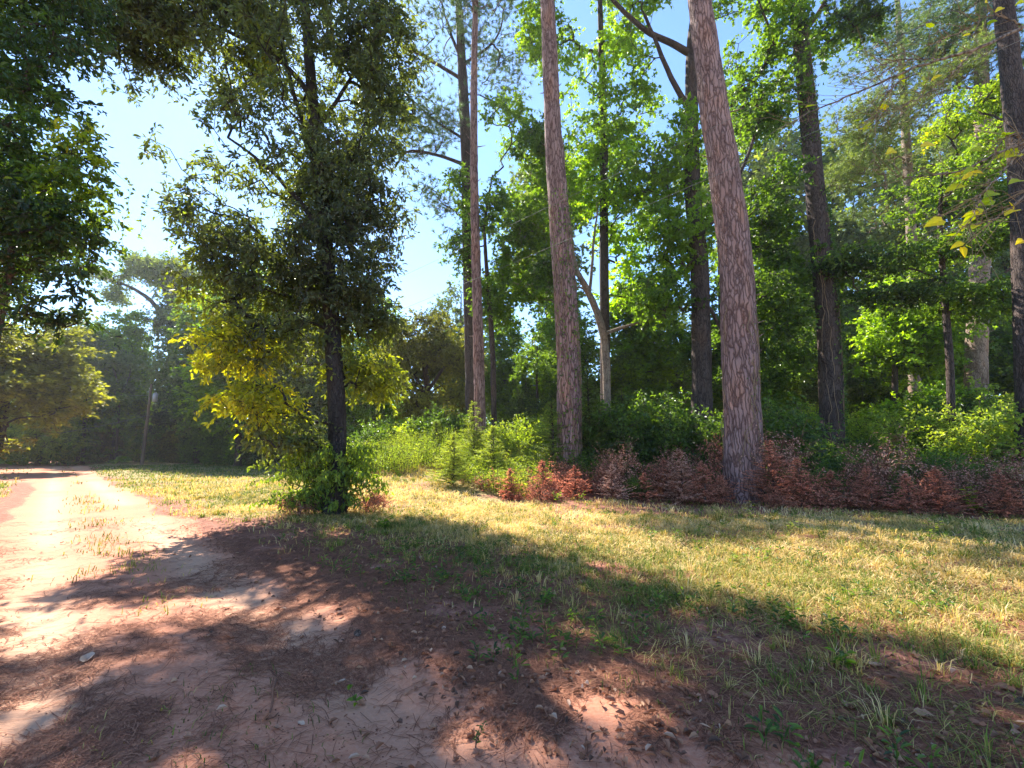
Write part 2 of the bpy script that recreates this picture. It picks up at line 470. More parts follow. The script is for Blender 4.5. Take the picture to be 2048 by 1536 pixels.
nr, na = 250, 720
rad = np.concatenate([[0.0], np.geomspace(.5, 600, nr)])
ang = np.linspace(0, 2 * math.pi, na, endpoint=False)
RR, AA = np.meshgrid(rad, ang, indexing='ij')
GX, GY = RR * np.sin(AA), RR * np.cos(AA)
GZ = gz(GX, GY)
GV = np.stack([GX, GY, GZ], -1).reshape(-1, 3)
gi = np.arange((nr + 1) * na).reshape(nr + 1, na)
GQ = np.stack([gi[:-1], gi[1:], np.roll(gi, -1, 1)[1:], np.roll(gi, -1, 1)[:-1]], -1)[1:].reshape(-1, 4)
GT = np.stack([gi[0], gi[1], np.roll(gi, -1, 1)[1]], -1).reshape(-1, 3)
roadm = road_mask(GV[:, 0], GV[:, 1]); grassm = grass_mask(GV[:, 0], GV[:, 1])
ss = road_s(GV[:, 0], GV[:, 1])
track = (np.exp(-((ss - .75) / .33) ** 2) + np.exp(-((ss - 2.35) / .36) ** 2)) * sstep(.3, .7, vn2(GV[:, 0], GV[:, 1], .5, 21) + .25)
def ground_part(name, Q, T):
    used = np.unique(np.concatenate([Q.ravel(), T.ravel()])); mp = np.full(len(GV), -1); mp[used] = np.arange(len(used))
    a = Acc(); a.add(GV[used], mp[Q], mp[T] if len(T) else None)
    o = a.build(name, M['ground'], None, True)
    for nm, arr in (('roadm', roadm), ('grassm', grassm), ('track', track)):
        at = o.data.attributes.new(nm, 'FLOAT', 'POINT'); at.data.foreach_set('value', arr[used].astype(np.float32))
    tag(o, kind='structure')
qc = roadm[GQ].mean(1) > .5
ground_part('ground', GQ[~qc], np.zeros((0, 3), int))
ground_part('dirt_road', GQ[qc], GT)

# ------------------------------------------------------------------ tree machinery
def catmull(P, n):
    P = np.asarray(P, float)
    Pe = np.vstack([2 * P[0] - P[1], P, 2 * P[-1] - P[-2]])
    t = np.linspace(0, len(P) - 1 - 1e-6, n); i = t.astype(int); f = (t - i)[:, None]
    a, b, c, d = Pe[i], Pe[i + 1], Pe[i + 2], Pe[i + 3]
    return .5 * (2 * b + (c - a) * f + (2 * a - 5 * b + 4 * c - d) * f ** 2 + (3 * b - a - 3 * c + d) * f ** 3)

def trunk_mesh(path, rads, sides=32, rings=120, flare=.35, amp=.02, seed=1, acc=None, fz=(14, 14, 3)):
    C = catmull(path, rings)
    rr = np.interp(np.linspace(0, len(rads) - 1, rings), np.arange(len(rads)), rads)
    h = C[:, 2] - C[0, 2]
    rr = rr * (1 + flare * np.exp(-h / .45))
    tan = np.gradient(C, axis=0); tan /= np.linalg.norm(tan, axis=1, keepdims=True)
    a = np.cross(tan, np.array([[0, 1., 0]])); a /= np.linalg.norm(a, axis=1, keepdims=True); b = np.cross(tan, a)
    th = np.arange(sides) * 2 * math.pi / sides
    dirs = np.cos(th)[None, :, None] * a[:, None] + np.sin(th)[None, :, None] * b[:, None]
    V = C[:, None] + dirs * rr[:, None, None]
    nz = vn3(V * np.array(fz), seed) - .5 + .5 * (vn3(V * np.array(fz) * 2.3, seed + 1) - .5)
    low = vn3(V * np.array([2.2, 2.2, .8]), seed + 5) - .5
    lobes = np.exp(-h / .3)[:, None] * np.sin(th * 5 + seed)[None, :] * .22
    V = V + dirs * (amp * nz + rr[:, None] * (.14 * low + lobes))[..., None]
    A = acc or Acc()
    idx = np.arange(rings * sides).reshape(rings, sides)
    i0, i1 = idx[:-1], idx[1:]
    A.add(V.reshape(-1, 3), np.stack([i0, np.roll(i0, -1, 1), np.roll(i1, -1, 1), i1], -1).reshape(-1, 4))
    return A, C, rr

def ell_px(px, py, d, rpx, rpy, rd=None, tint=.35, w=1.0):
    c = PX(px, py, d); k = d / (cp - (768 - py) / F * sp)
    rx, rz = rpx / F * k, rpy / F * k
    return (c, np.array([rx, rd or (rx + rz) * .5, rz]), tint, w)

def sample_ells(ells, n, g, gap, gsc, seed, shell=.45):
    w = np.array([(e[1].prod()) ** (2 / 3) * e[3] for e in ells]); w /= w.sum()
    out, tin = [], []
    tot = 0
    while tot < n:
        k = g.choice(len(ells), n, p=w)
        u = g.normal(0, 1, (n, 3)); u /= np.linalg.norm(u, axis=1, keepdims=True)
        r = g.random((n, 1)) ** shell
        c = np.array([e[0] for e in ells])[k] + u * r * np.array([e[1] for e in ells])[k]
        ok = vn3(c * gsc, seed) + .35 * (vn3(c * gsc * 2.7, seed + 3) - .5) > gap
        ok &= c[:, 2] > .15
        out.append(c[ok]); tin.append(np.array([e[2] for e in ells])[k][ok]); tot += ok.sum()
    return np.concatenate(out)[:n], np.concatenate(tin)[:n]

def grow(nodes0, C, g, tip=.012, power=.5, wob=.12, up=.15, down_pen=.5, rmax=.16):
    """connect every cluster to the nearest branch; returns tube points and radii"""
    n = len(C); K = len(nodes0)
    N = np.zeros((K + 3 * n, 3)); N[:K] = nodes0
    owner = np.full(K + 3 * n, -1)
    d0 = np.array([np.min(np.linalg.norm(nodes0 - c, axis=1)) for c in C])
    order = np.argsort(d0)
    P = np.zeros((n, 4, 3)); par = np.full(n, -1); cnt = np.ones(n); m = K
    for e, ci in enumerate(order):
        c = C[ci]
        dv = c - N[:m]
        cost = np.linalg.norm(dv, axis=1) + down_pen * np.maximum(0, -dv[:, 2] + .25 * np.hypot(dv[:, 0], dv[:, 1]))
        j = int(np.argmin(cost)); p0 = N[j]; L = np.linalg.norm(c - p0)
        p1 = p0 + (c - p0) * .35 + g.normal(0, wob * L, 3) * .7 + np.array([0, 0, up * L * .5])
        p2 = p0 + (c - p0) * .7 + g.normal(0, wob * L, 3) * .7 + np.array([0, 0, up * L * .6])
        P[e] = (p0, p1, p2, c); par[e] = owner[j]
        N[m], N[m + 1], N[m + 2] = p1, p2, c; owner[m:m + 3] = e; m += 3
    for e in range(n - 1, -1, -1):
        if par[e] >= 0: cnt[par[e]] += cnt[e]
    r = np.minimum(tip * cnt ** power, rmax)
    re = np.minimum(tip * np.maximum(cnt * .55, 1) ** power, rmax)
    Rr = np.stack([r, r * .7 + re * .3, r * .35 + re * .65, re * .8], 1)
    return P, Rr, C[order]

def foliage(A, Tw, C, tint, g, cr, k, q, L, W, kind, seed, droop=.15, flat=.6, tamp=.35, tsc=.45, up=.8, twr=.006, rnd=.3):
    """twigs with leaves around each cluster"""
    n = len(C)
    d = g.normal(0, 1, (n * k, 3)) * np.array([1, 1, flat]); d /= np.linalg.norm(d, axis=1, keepdims=True)
    l = cr * g.uniform(.45, 1.25, (n * k, 1))
    c = np.repeat(C, k, 0)
    p1 = c + d * l * .55; p2 = c + d * l - np.array([0, 0, 1]) * l * droop
    P = np.stack([c, p1, p2], 1)
    if Tw is not None: Tw.tubes(P, np.array([[twr, twr * .8, twr * .4]]), 3, .4)
    T = n * k
    t = g.uniform(.1, 1.08, (T, q, 1))
    pos = (1 - t) ** 2 * c[:, None] + 2 * t * (1 - t) * p1[:, None] + t * t * p2[:, None]
    pos = pos.reshape(-1, 3) + g.normal(0, L * .22, (T * q, 3))
    dd = np.repeat(d, q, 0) * .7 + g.normal(0, .65, (T * q, 3)) - np.array([0, 0, droop * 1.5])
    nn = np.array([[0, 0, up]]) + g.normal(0, .55, (T * q, 3))
    base = tint if np.ndim(tint) else np.full(n, tint)
    cl = base + tamp * (vn3(C * tsc, seed + 9) - .5) * 2 * .5 + g.normal(0, .06, n)
    tl = np.clip(np.repeat(cl, k * q) + rnd * (g.random(T * q) - .5), 0, 1)
    s = g.uniform(.65, 1.15, T * q)
    A.leaves(pos, dd, nn, L * s, W * s, tl, kind)

def make_tree(name, label, cat, trunk_pts, rads, ells, ncl, cr, k, q, L, W, leafm, barkm, seed, kind='oval', gap=.42, gsc=.55,
              sides=20, rings=90, amp=.02, flare=.35, limbs=(), group=None, tip=.012, rmax=.12, droop=.15, flat=.6, needle=None,
              crown_from=.25, up=.15, tamp=.35, twr=.006, fz=(14, 14, 3), shell=.45, rnd=.3, limb_r=.09, tubes_sides=5, leaf_up=.8, extra=None, gaps=None):
    g = rs(seed)
    base = np.array(trunk_pts[0], float)
    root = empty(name, base, 0, label, cat, group)
    tp = [base - [0, 0, .25]] + [np.asarray(p, float) for p in trunk_pts[1:]]
    A, C, rr = trunk_mesh(tp, rads, sides, rings, flare, amp, seed, fz=fz)
    A.build('trunk', barkm, root, True, base)
    B = Acc()
    nodes = C[int(len(C) * crown_from):][::3]
    for lp in limbs:
        lc = catmull(lp[0], 26); r0, r1 = lp[1], lp[2]
        lr = np.linspace(r0, r1, 26)
        lc = lc + (vn3(lc * 1.7, seed + 2) - .5)[:, None] * .1
        LB = Acc(); LB.tubes(lc[None], lr[None], 10); LB.build('limb', barkm, root, True, base)
        nodes = np.vstack([nodes, lc[5:]])
    if ells:
        cl, tn = sample_ells(ells, ncl, g, gap, gsc, seed, shell)
        if gaps is not None:      # openings in the crown that let sun flecks through
            keep = np.ones(len(cl), bool); sv = np.array(S)
            for p, rad_ in gaps:
                dv = cl - p; t_ = dv @ sv; keep &= (np.linalg.norm(dv - t_[:, None] * sv, axis=1) > rad_) | (cl[:, 2] < 4)
            cl, tn = cl[keep], tn[keep]
        P, Rr, _ = grow(nodes, cl, g, tip, .5, .12, up, rmax=rmax)
        B.tubes(P, Rr, tubes_sides)
    if name == 'pine_tree' and len(trunk_pts) > 5:
        for j in range(12):
            i = int(g.uniform(.12, .8) * len(C)); a_ = g.uniform(0, 6.28); dr = np.array([math.cos(a_), math.sin(a_), g.uniform(-.1, .5)]); l_ = g.uniform(.08, .5)
            SB = Acc(); SB.tubes(np.array([[C[i] + dr * rr[i] * .6, C[i] + dr * (rr[i] + l_ * .5), C[i] + dr * (rr[i] + l_) + [0, 0, .04]]]), np.array([[.03, .022, .01]]), 6); SB.build('branch_stub', barkm, root, True, base)
    B.build('branches', barkm, root, True, base)
    if ells:
        Lf, Tw = Acc(), Acc()
        if needle:
            n, nl, nw, sp_ = needle
            T = len(cl) * k
            d = g.normal(0, 1, (T, 3)) * np.array([1, 1, .7]); d /= np.linalg.norm(d, axis=1, keepdims=True); d[:, 2] = d[:, 2] * .6 + .25
            c = np.repeat(cl, k, 0); p = c + d * cr * g.uniform(.3, 1.2, (T, 1))
            Tw.tubes(np.stack([c, (c + p) / 2 + [0, 0, -.04], p], 1), np.array([[twr, twr, twr * .7]]), 3, .4)
            tt = np.clip(np.repeat(tn, k) + .3 * (g.random(T) - .5), 0, 1)
            Lf.needles(p, d, n, nl, nw, tt, sp_, g)
        else:
            foliage(Lf, Tw, cl, tn, g, cr, k, q, L, W, kind, seed, droop, flat, tamp, twr=twr, rnd=rnd, up=leaf_up)
        if extra: extra(Lf, Tw, g)
        Tw.build('twigs', M['twig'], root, False, base)
        Lf.build('foliage', leafm, root, False, base)
    return root

E = ell_px
exec_order = []

# ------------------------------------------------------------------ near left hickory tree by the track
d = 12.5
make_tree('hickory_tree', 'dark slim hickory with yellow lower leaves, standing beside the track', 'tree',
    [GP(672, d), PX(674, 850, d), PX(664, 650, d), PX(648, 450, d), PX(625, 200, d), PX(610, 0, d), PX(600, -200, d), PX(600, -420, d)],
    [.25, .24, .22, .2, .17, .12, .07, .03],
    [E(610, 120, 12.5, 230, 210, 3.1, .35, .8), E(690, 440, 12.8, 110, 190, 2.4, .2, .7), E(560, 330, 12.2, 190, 130, 2.6, .35), E(700, 600, 12.9, 105, 80, 1.9, .22),
     E(640, -180, 12.8, 230, 190, 3.0, .4, .6), E(620, -420, 13, 180, 130, 2.5, .4, .5), E(380, 120, 11.6, 190, 110, 1.6, .3), E(760, 150, 12.6, 70, 160, 1.8, .25, .6),
     E(470, 20, 12, 150, 100, 2.0, .62), E(330, 40, 11, 170, 55, 1.2, .28),
     E(465, 690, 11.8, 85, 62, 1.1, .86), E(450, 570, 12, 75, 60, 1.2, .45), E(520, 800, 11.6, 75, 40, 1.0, .88), E(590, 870, 12.2, 75, 42, 1.1, .5),
     E(260, 80, 11.4, 130, 60, 1.3, .3), E(480, 40, 12.8, 190, 110, 2.6, .35, 1.5), E(430, 250, 12.3, 110, 110, 1.8, .3, 1.3), E(745, 380, 13, 75, 190, 1.6, .25, .45), E(520, -120, 14, 220, 160, 3, .35, .8), E(330, -60, 14.5, 210, 130, 2.8, .3, .6), E(300, -280, 16, 220, 140, 3, .3, .6), E(150, -120, 13, 160, 120, 2.4, .3, 1.3), E(770, 600, 13, 60, 60, 1.4, .25), E(390, 230, 11.8, 95, 80, 1.4, .35), E(450, 470, 12, 85, 90, 1.5, .35, 1.3), E(350, 330, 11.8, 60, 60, 1., .25, 1.5), E(400, 400, 11.8, 60, 60, 1.1, .3, 1.3),
     E(470, -150, 12.4, 220, 140, 3.0, .4), E(300, -120, 11.8, 180, 110, 2.4, .35), E(400, -330, 13, 200, 130, 3, .4), E(720, -300, 14.6, 150, 170, 2.6, .4, .8), E(680, -480, 15.4, 180, 120, 2.8, .4, .8),
     E(560, 650, 12.4, 100, 100, 1.6, .42, .7), E(730, 750, 13.2, 70, 60, 1.2, .5), E(570, 520, 12.4, 110, 100, 1.8, .4)],
    3700, .55, 6, 8, .17, .072, M['leaf_hickory'], M['bark_hickory'], 3, 'oval', gap=.43, gsc=.6, sides=28, rings=160, amp=.012, tip=.0085, rmax=.06,
    gaps=[(GPY(a, b_), c * .8) for a, b_, c in ((830, 1320, .42), (905, 1312, .34), (705, 1222, .36), (430, 1380, .34), (590, 1390, .3), (545, 1488, .36), (900, 1432, .4),
        (1055, 1342, .34), (1245, 1365, .34), (1150, 1445, .4), (560, 1145, .4), (200, 1252, .4), (330, 1330, .3), (1010, 1500, .34))],
    droop=.3, fz=(26, 26, 5), crown_from=.12, rnd=.25, limb_r=.07,
    limbs=[([PX(648, 470, d), PX(600, 400, 12.2), PX(530, 330, 11.9), PX(480, 290, 11.7)], .09, .03),
           ([PX(625, 200, d), PX(560, 120, 12.2), PX(450, 60, 11.6), PX(330, 20, 11.1)], .09, .03),
           ([PX(630, 260, d), PX(700, 160, 12.6), PX(760, 60, 12.6)], .07, .03),
           ([PX(640, 370, d), PX(590, 190, 12.8), PX(560, 60, 13)], .09, .04),
           ([PX(660, 660, d), PX(600, 640, 12.2), PX(520, 660, 11.9)], .045, .02)])

# ------------------------------------------------------------------ overhanging tree at the far left
def vines(Lf, Tw, g):
    for px, py, n in ((200, 370, 9), (230, 380, 5), (262, 375, 8), (300, 380, 6), (362, 400, 12)):
        p = PX(px, py, 8.0); P = [p]
        for i in range(n * 3): P.append(P[-1] + np.array([g.normal(0, .012) - .004, g.normal(0, .01), -.055]))
        P = np.array(P)
        Tw.tubes(P[None], np.full((1, len(P)), .0025), 3)
        Lf.leaves(P + g.normal(0, .02, P.shape), g.normal(0, .6, P.shape) - [0, 0, .6], g.normal(0, 1, P.shape), .07, .055, g.uniform(.6, .8, len(P)), 'oval')
make_tree('overhanging_tree', 'dark leafy tree overhanging the left picture edge with a yellow-lit branch and dangling vines', 'tree',
    [np.array([-11.2, 7.6, float(gz(-11.2, 7.6))]), np.array([-11.4, 7.6, 3.]), np.array([-11.8, 7.7, 6.5]), np.array([-12.6, 7.8, 10]), np.array([-13.6, 8, 14])],
    [.28, .25, .21, .15, .06],
    [E(30, 90, 8.2, 170, 190, 2.2, .25), E(30, 330, 8, 150, 160, 1.9, .3), E(30, 450, 7.8, 110, 90, 1.4, .12), E(20, 590, 7.4, 120, 65, 1.2, .12, 1.4),
     E(-150, 300, 8, 220, 330, 2.4, .3), E(-60, -160, 8.4, 260, 190, 2.4, .35), E(260, 345, 8, 100, 36, .6, .8), E(190, 300, 8, 70, 40, .6, .8), E(160, 380, 8, 70, 70, .7, .55),  # yellow-lit branch: its sunlight is put into the high leaf tint
     E(150, 250, 8.2, 75, 80, .9, .5), E(130, 470, 7.9, 45, 60, .7, .2), E(100, 20, 8.6, 130, 90, 1.3, .3), E(100, 560, 7.4, 60, 35, .7, .15), E(60, 640, 7.3, 80, 30, .6, .2),
     E(-300, 500, 7, 200, 200, 2, .3), E(60, -420, 9, 260, 170, 2.6, .3), E(-250, -300, 8, 220, 220, 2.6, .3)],
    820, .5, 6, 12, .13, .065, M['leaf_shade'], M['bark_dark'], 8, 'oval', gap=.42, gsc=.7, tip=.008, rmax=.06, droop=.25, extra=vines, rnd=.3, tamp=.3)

make_tree('broadleaf_tree', 'second dark tree behind the overhanging one, half hidden at the left edge beside the track', 'tree',
    [np.array([-19.5, 16.4, float(gz(-19.5, 16.4))]), np.array([-19.5, 16.4, 4]), np.array([-19.3, 16.4, 9]), np.array([-19.2, 16.4, 13])], [.25, .22, .17, .06],
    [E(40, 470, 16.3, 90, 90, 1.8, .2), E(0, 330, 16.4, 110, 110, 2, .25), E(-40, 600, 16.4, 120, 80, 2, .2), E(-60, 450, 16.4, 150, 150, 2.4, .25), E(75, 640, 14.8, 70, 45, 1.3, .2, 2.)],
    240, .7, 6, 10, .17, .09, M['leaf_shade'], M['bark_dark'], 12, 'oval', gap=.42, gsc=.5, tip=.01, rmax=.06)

# ------------------------------------------------------------------ tall pines of the middle and right
def pine(label, pts, d, rads, ells, ncl, seed, needle=(24, .32, .03, .55), limbs=(), k=10, cr=.9, tint=None, amp=.03, sides=36, rings=220, bark='bark_pine', **kw):
    P = [GP(pts[0][0], d)] + [PX(a, b, d + (c if len(t) > 2 else 0)) for t in pts[1:] for (a, b, c) in [(t + (0,))[:3]]]
    return make_tree('pine_tree', label, 'tree', P, rads, ells, ncl, cr, k, 0, 0, 0, M['pine_needle'], M[bark], seed, needle=needle, limbs=limbs,
                     sides=sides, rings=rings, amp=amp, tip=.014, rmax=.09, gap=.42, gsc=.4, crown_from=.3, fz=(10, 10, 2.4), **kw)

pine('thick lit pine trunk with plated pinkish bark, closest on the right', [(1487, 1000), (1482, 800), (1478, 650), (1466, 470), (1432, 240), (1402, 20), (1385, -160), (1380, -330), (1378, -430)], 15.2,
     [.60, .58, .56, .54, .50, .44, .39, .3, .18], [E(1380, -380, 15.2, 260, 110, 3.4, .5)], 100, 21, sides=72, rings=520, amp=.03)
pine('tall vine-tangled pine trunk in the middle, reddish, left of the thick pine', [(1140, 870), (1137, 700), (1122, 480), (1106, 250), (1096, 20), (1090, -160), (1088, -330), (1087, -430)], 18.5,
     [.50, .49, .47, .38, .33, .29, .22, .1], [E(1090, -330, 18.5, 190, 110, 4, .5)], 90, 22, sides=48, rings=400)
pine('slim straight pine in front of its thicker grey twin, left of centre', [(963, 880), (957, 700), (952, 520), (948, 330), (948, 160), (951, 0), (953, -150)], 22,
     [.27, .26, .235, .21, .185, .14, .07], [E(950, -60, 22, 110, 110, 3, .35)], 90, 23)
pine('grey-trunked pine with long bare limbs reaching left over open sky', [(948, 840), (942, 650), (937, 480), (934, 330), (925, 150), (917, 0), (912, -140)], 26.5,
     [.43, .42, .4, .37, .31, .22, .12],
     [E(880, 60, 26.5, 130, 90, 3.2, .5), E(820, 250, 25.5, 70, 60, 2, .3), E(900, 240, 26, 80, 70, 2.6, .4), E(985, 120, 27, 60, 120, 2.5, .35), E(880, 400, 26, 40, 40, 1.6, .3),
      E(1030, 160, 27.5, 50, 60, 2, .45), E(780, 210, 25, 40, 40, 1.2, .4), E(915, 480, 26.5, 40, 60, 2, .3), E(930, -120, 26, 160, 100, 4, .4, .5)], 300, 24, k=8, bark='bark_dark',
     limbs=[([PX(931, 330, 26.4), PX(880, 312, 26), PX(820, 302, 25.6), PX(790, 330, 25.2)], .13, .04), ([PX(930, 280, 26.5), PX(870, 240, 26), PX(825, 200, 25.5)], .1, .04),
            ([PX(925, 160, 26.5), PX(860, 120, 26), PX(800, 90, 25.4), PX(750, 65, 25)], .13, .04), ([PX(922, 120, 26.5), PX(900, 60, 26.5), PX(880, 0, 26.5)], .12, .05),
            ([PX(925, 130, 26.5), PX(990, 80, 27), PX(1010, 10, 27)], .1, .04)])
pine('dark pine trunk with ivy up its right side, standing against blue sky', [(1666, 870), (1660, 720), (1648, 560), (1632, 400), (1612, 180), (1592, 0), (1580, -160), (1575, -300)], 21,
     [.50, .49, .46, .44, .39, .35, .27, .13], [E(1560, -180, 21, 170, 100, 3.5, .4), E(1690, 40, 21.5, 70, 50, 1.6, .2)], 150, 25, bark='bark_dark', sides=40,
     limbs=[([PX(1612, 60, 21), PX(1640, 20, 21), PX(1680, -60, 21.2)], .14, .06)])
pine('slender pale-trunked pine at right with wide feathery boughs', [(1832, 860), (1828, 700), (1824, 500), (1815, 330), (1805, 150), (1795, 0), (1790, -150)], 30,
     [.34, .33, .31, .28, .22, .16, .08],
     [E(1780, 270, 29, 90, 60, 3, .75), E(1710, 250, 28.5, 60, 50, 2, .75), E(1830, 160, 29, 90, 60, 3, .65), E(1730, 330, 29, 60, 50, 2, .7), E(1760, 90, 30, 80, 60, 3, .55), E(1870, 330, 30, 70, 60, 3, .6),
      E(1750, 420, 29, 60, 40, 2.5, .6), E(1880, 60, 30, 70, 70, 3, .5), E(1690, 350, 28.6, 30, 30, 1.5, .75)], 420, 26, bark='bark_pale')
pine('sunlit pale pine trunk right of the vine-covered thicket', [(1953, 850), (1953, 700), (1957, 560), (1970, 430), (1966, 250), (1962, 80), (1960, -100)], 25,
     [.50, .48, .46, .43, .38, .3, .15], [E(1960, 40, 25, 110, 80, 3, .55), E(2010, 180, 25, 50, 90, 2.6, .5), E(1900, 130, 24.6, 60, 50, 2.4, .7)], 220, 27, bark='bark_pale', sides=40)
pine('dark pine trunk cut off by the right picture edge', [(2062, 900), (2056, 700), (2048, 450), (2034, 250), (2008, 20), (2000, -150), (1996, -300)], 16.5,
     [.40, .39, .37, .35, .32, .25, .12], [E(2000, -200, 16.5, 150, 90, 3, .4)], 90, 28, bark='bark_dark', sides=44)

# ------------------------------------------------------------------ broadleaf trees among the pines
def bl(label, pts, d, rads, ells, ncl, seed, leafm='leaf_sweet', bark='bark_dark', name='broadleaf_tree', **kw):
    P = [GP(pts[0][0], d)] + [PX(a, b, d) for a, b in pts[1:]]
    kw.setdefault('kind', 'star'); kw.setdefault('L', .19); kw.setdefault('W', .17); kw.setdefault('cr', .75); kw.setdefault('k', 6); kw.setdefault('q', 9)
    cr, k, q, L, W = (kw.pop(x) for x in ('cr', 'k', 'q', 'L', 'W'))
    return make_tree(name, label, 'tree', P, rads, ells, ncl, cr, k, q, L, W, M[leafm], M[bark], seed, **kw)

bl('big dark forked sweetgum behind the thick pine with arching bare limbs', [(1404, 900), (1403, 700), (1398, 520), (1385, 380), (1383, 200), (1385, 80), (1400, -60)], 21.5,
   [.48, .46, .43, .4, .33, .27, .15],
   [E(1530, 120, 22, 90, 150, 3, .3), E(1480, 300, 22.5, 90, 100, 3, .3), E(1300, 90, 22, 90, 110, 3, .5), E(1330, 320, 21, 100, 100, 2.6, .5), E(1350, 470, 21, 90, 80, 2.6, .55),
    E(1540, 430, 21.5, 80, 110, 2.6, .18), E(1545, 600, 21.5, 70, 70, 2.4, .12), E(1450, -100, 22, 240, 110, 4, .35), E(1320, 600, 20.5, 90, 60, 2.2, .3), E(1560, 280, 21, 60, 80, 2, .25),
    E(1690, 50, 21.4, 75, 45, 1.6, .15), E(1500, 700, 22, 90, 60, 2.4, .1), E(1600, 520, 21.6, 50, 30, 1.6, .15)], 1000, 31, gap=.5, gsc=.45, rmax=.09, droop=.2,
   limbs=[([PX(1385, 110, 21.5), PX(1340, 85, 21.3), PX(1290, 60, 21), PX(1230, 5, 20.8), PX(1200, -40, 20.8)], .19, .08), ([PX(1384, 230, 21.5), PX(1350, 170, 21.2), PX(1318, 100, 21), PX(1290, 30, 21)], .17, .08),
          ([PX(1392, 480, 21.5), PX(1440, 420, 21.7), PX(1500, 300, 21.9), PX(1530, 180, 22)], .15, .05)])
bl('slender straight sweetgum with bright green leaves, between the two big pine trunks', [(1212, 860), (1210, 700), (1208, 500), (1208, 330), (1204, 150), (1200, 0), (1198, -150)], 24,
   [.28, .27, .25, .23, .2, .15, .08],
   [E(1210, 130, 24, 90, 130, 3, .65), E(1180, 320, 24, 100, 80, 2.6, .6), E(1250, 430, 24.3, 90, 80, 2.6, .7), E(1230, 560, 24.5, 90, 60, 2.4, .85), E(1260, 250, 24, 70, 80, 2.4, .6), E(1200, -80, 24, 120, 100, 3, .5), E(1090, 60, 24.5, 50, 70, 2.4, .6)],
   540, 32, gap=.5, gsc=.45, rmax=.07)
bl('crooked pale-barked tree leaning from right to left across the slender sweetgum', [(1216, 860), (1212, 720), (1199, 640), (1172, 575), (1150, 530), (1138, 440), (1130, 380)], 22.5,
   [.2, .2, .18, .16, .12, .09, .05],
   [E(1080, 330, 22.5, 50, 80, 2, .25), E(1060, 450, 22.5, 60, 60, 2, .3), E(1150, 400, 22.5, 60, 60, 2, .5), E(1080, 570, 22.6, 60, 50, 2, .2), E(1030, 520, 22.6, 40, 50, 1.6, .25)], 220, 33, bark='bark_pale', gap=.5,
   limbs=[([PX(1178, 590, 22.5), PX(1186, 500, 22.5), PX(1195, 420, 22.5)], .09, .04), ([PX(1215, 665, 22.5), PX(1260, 650, 22.3), PX(1320, 635, 22.1)], .1, .04)], rmax=.05)
bl('small green tree wrapped round the slim twin pines', [(990, 880), (985, 700), (975, 560), (970, 450), (985, 350)], 24.5, [.16, .15, .12, .09, .04],
   [E(905, 390, 24.5, 40, 60, 1.8, .25), E(1000, 430, 24.5, 60, 70, 2, .3), E(910, 500, 24.8, 35, 50, 1.5, .3), E(1000, 600, 25, 50, 70, 2, .25), E(1020, 250, 25, 50, 50, 2, .35)], 210, 34, rmax=.05, L=.2, W=.16)
bl('understory maple with flat layered boughs at right, behind the pale pine', [(1905, 880), (1900, 740), (1890, 600), (1880, 450), (1885, 330)], 20, [.17, .15, .13, .09, .04],
   [E(1720, 530, 20, 100, 22, 2.2, .2), E(1900, 500, 20, 120, 30, 2.4, .3), E(1960, 330, 20, 90, 60, 2.2, .65), E(1880, 380, 20, 90, 40, 2.2, .45), E(2020, 430, 19, 50, 60, 2, .4), E(1800, 590, 20, 110, 20, 2.2, .25), E(1960, 600, 19.5, 80, 40, 2, .35), E(1950, 220, 20, 60, 40, 2, .7)],
   560, 35, L=.17, W=.12, flat=.25, rmax=.05, kind='oval', leafm='leaf_green', gap=.36,
   limbs=[([PX(1890, 600, 20), PX(1960, 580, 19.6), PX(2010, 545, 19.2), PX(2060, 500, 19)], .08, .04), ([PX(1888, 560, 20), PX(1830, 540, 20), PX(1740, 530, 20)], .06, .03)])
bl('bright yellow-green vine-smothered tree beside the pale right pines', [(1790, 880), (1790, 760), (1790, 660), (1785, 560)], 26, [.18, .15, .12, .05],
   [E(1790, 700, 26, 55, 110, 2, .6), E(1790, 600, 26, 45, 50, 1.6, .6), E(1870, 690, 25.5, 60, 70, 2, .45), E(1830, 800, 25, 90, 50, 2, .65), E(1740, 780, 25, 40, 50, 1.6, .6)], 420, 36, leafm='leaf_sweet', L=.2, W=.16)
bl('round dark reddish-crowned tree behind the twin pines', [(860, 900), (856, 800), (850, 730), (845, 680)], 33, [.26, .24, .2, .12],
   [E(850, 690, 33, 75, 70, 3.2, .2), E(800, 740, 32.5, 50, 60, 2.5, .4), E(905, 740, 33, 55, 80, 2.6, .3), E(860, 800, 33, 80, 40, 3, .25)], 420, 37, leafm='leaf_rust', L=.24, W=.17, cr=.9, kind='oval', gap=.45,
   limbs=[([PX(856, 800, 33), PX(820, 740, 33), PX(790, 700, 33)], .14, .05), ([PX(856, 780, 33), PX(900, 720, 33), PX(930, 690, 33)], .14, .05)])

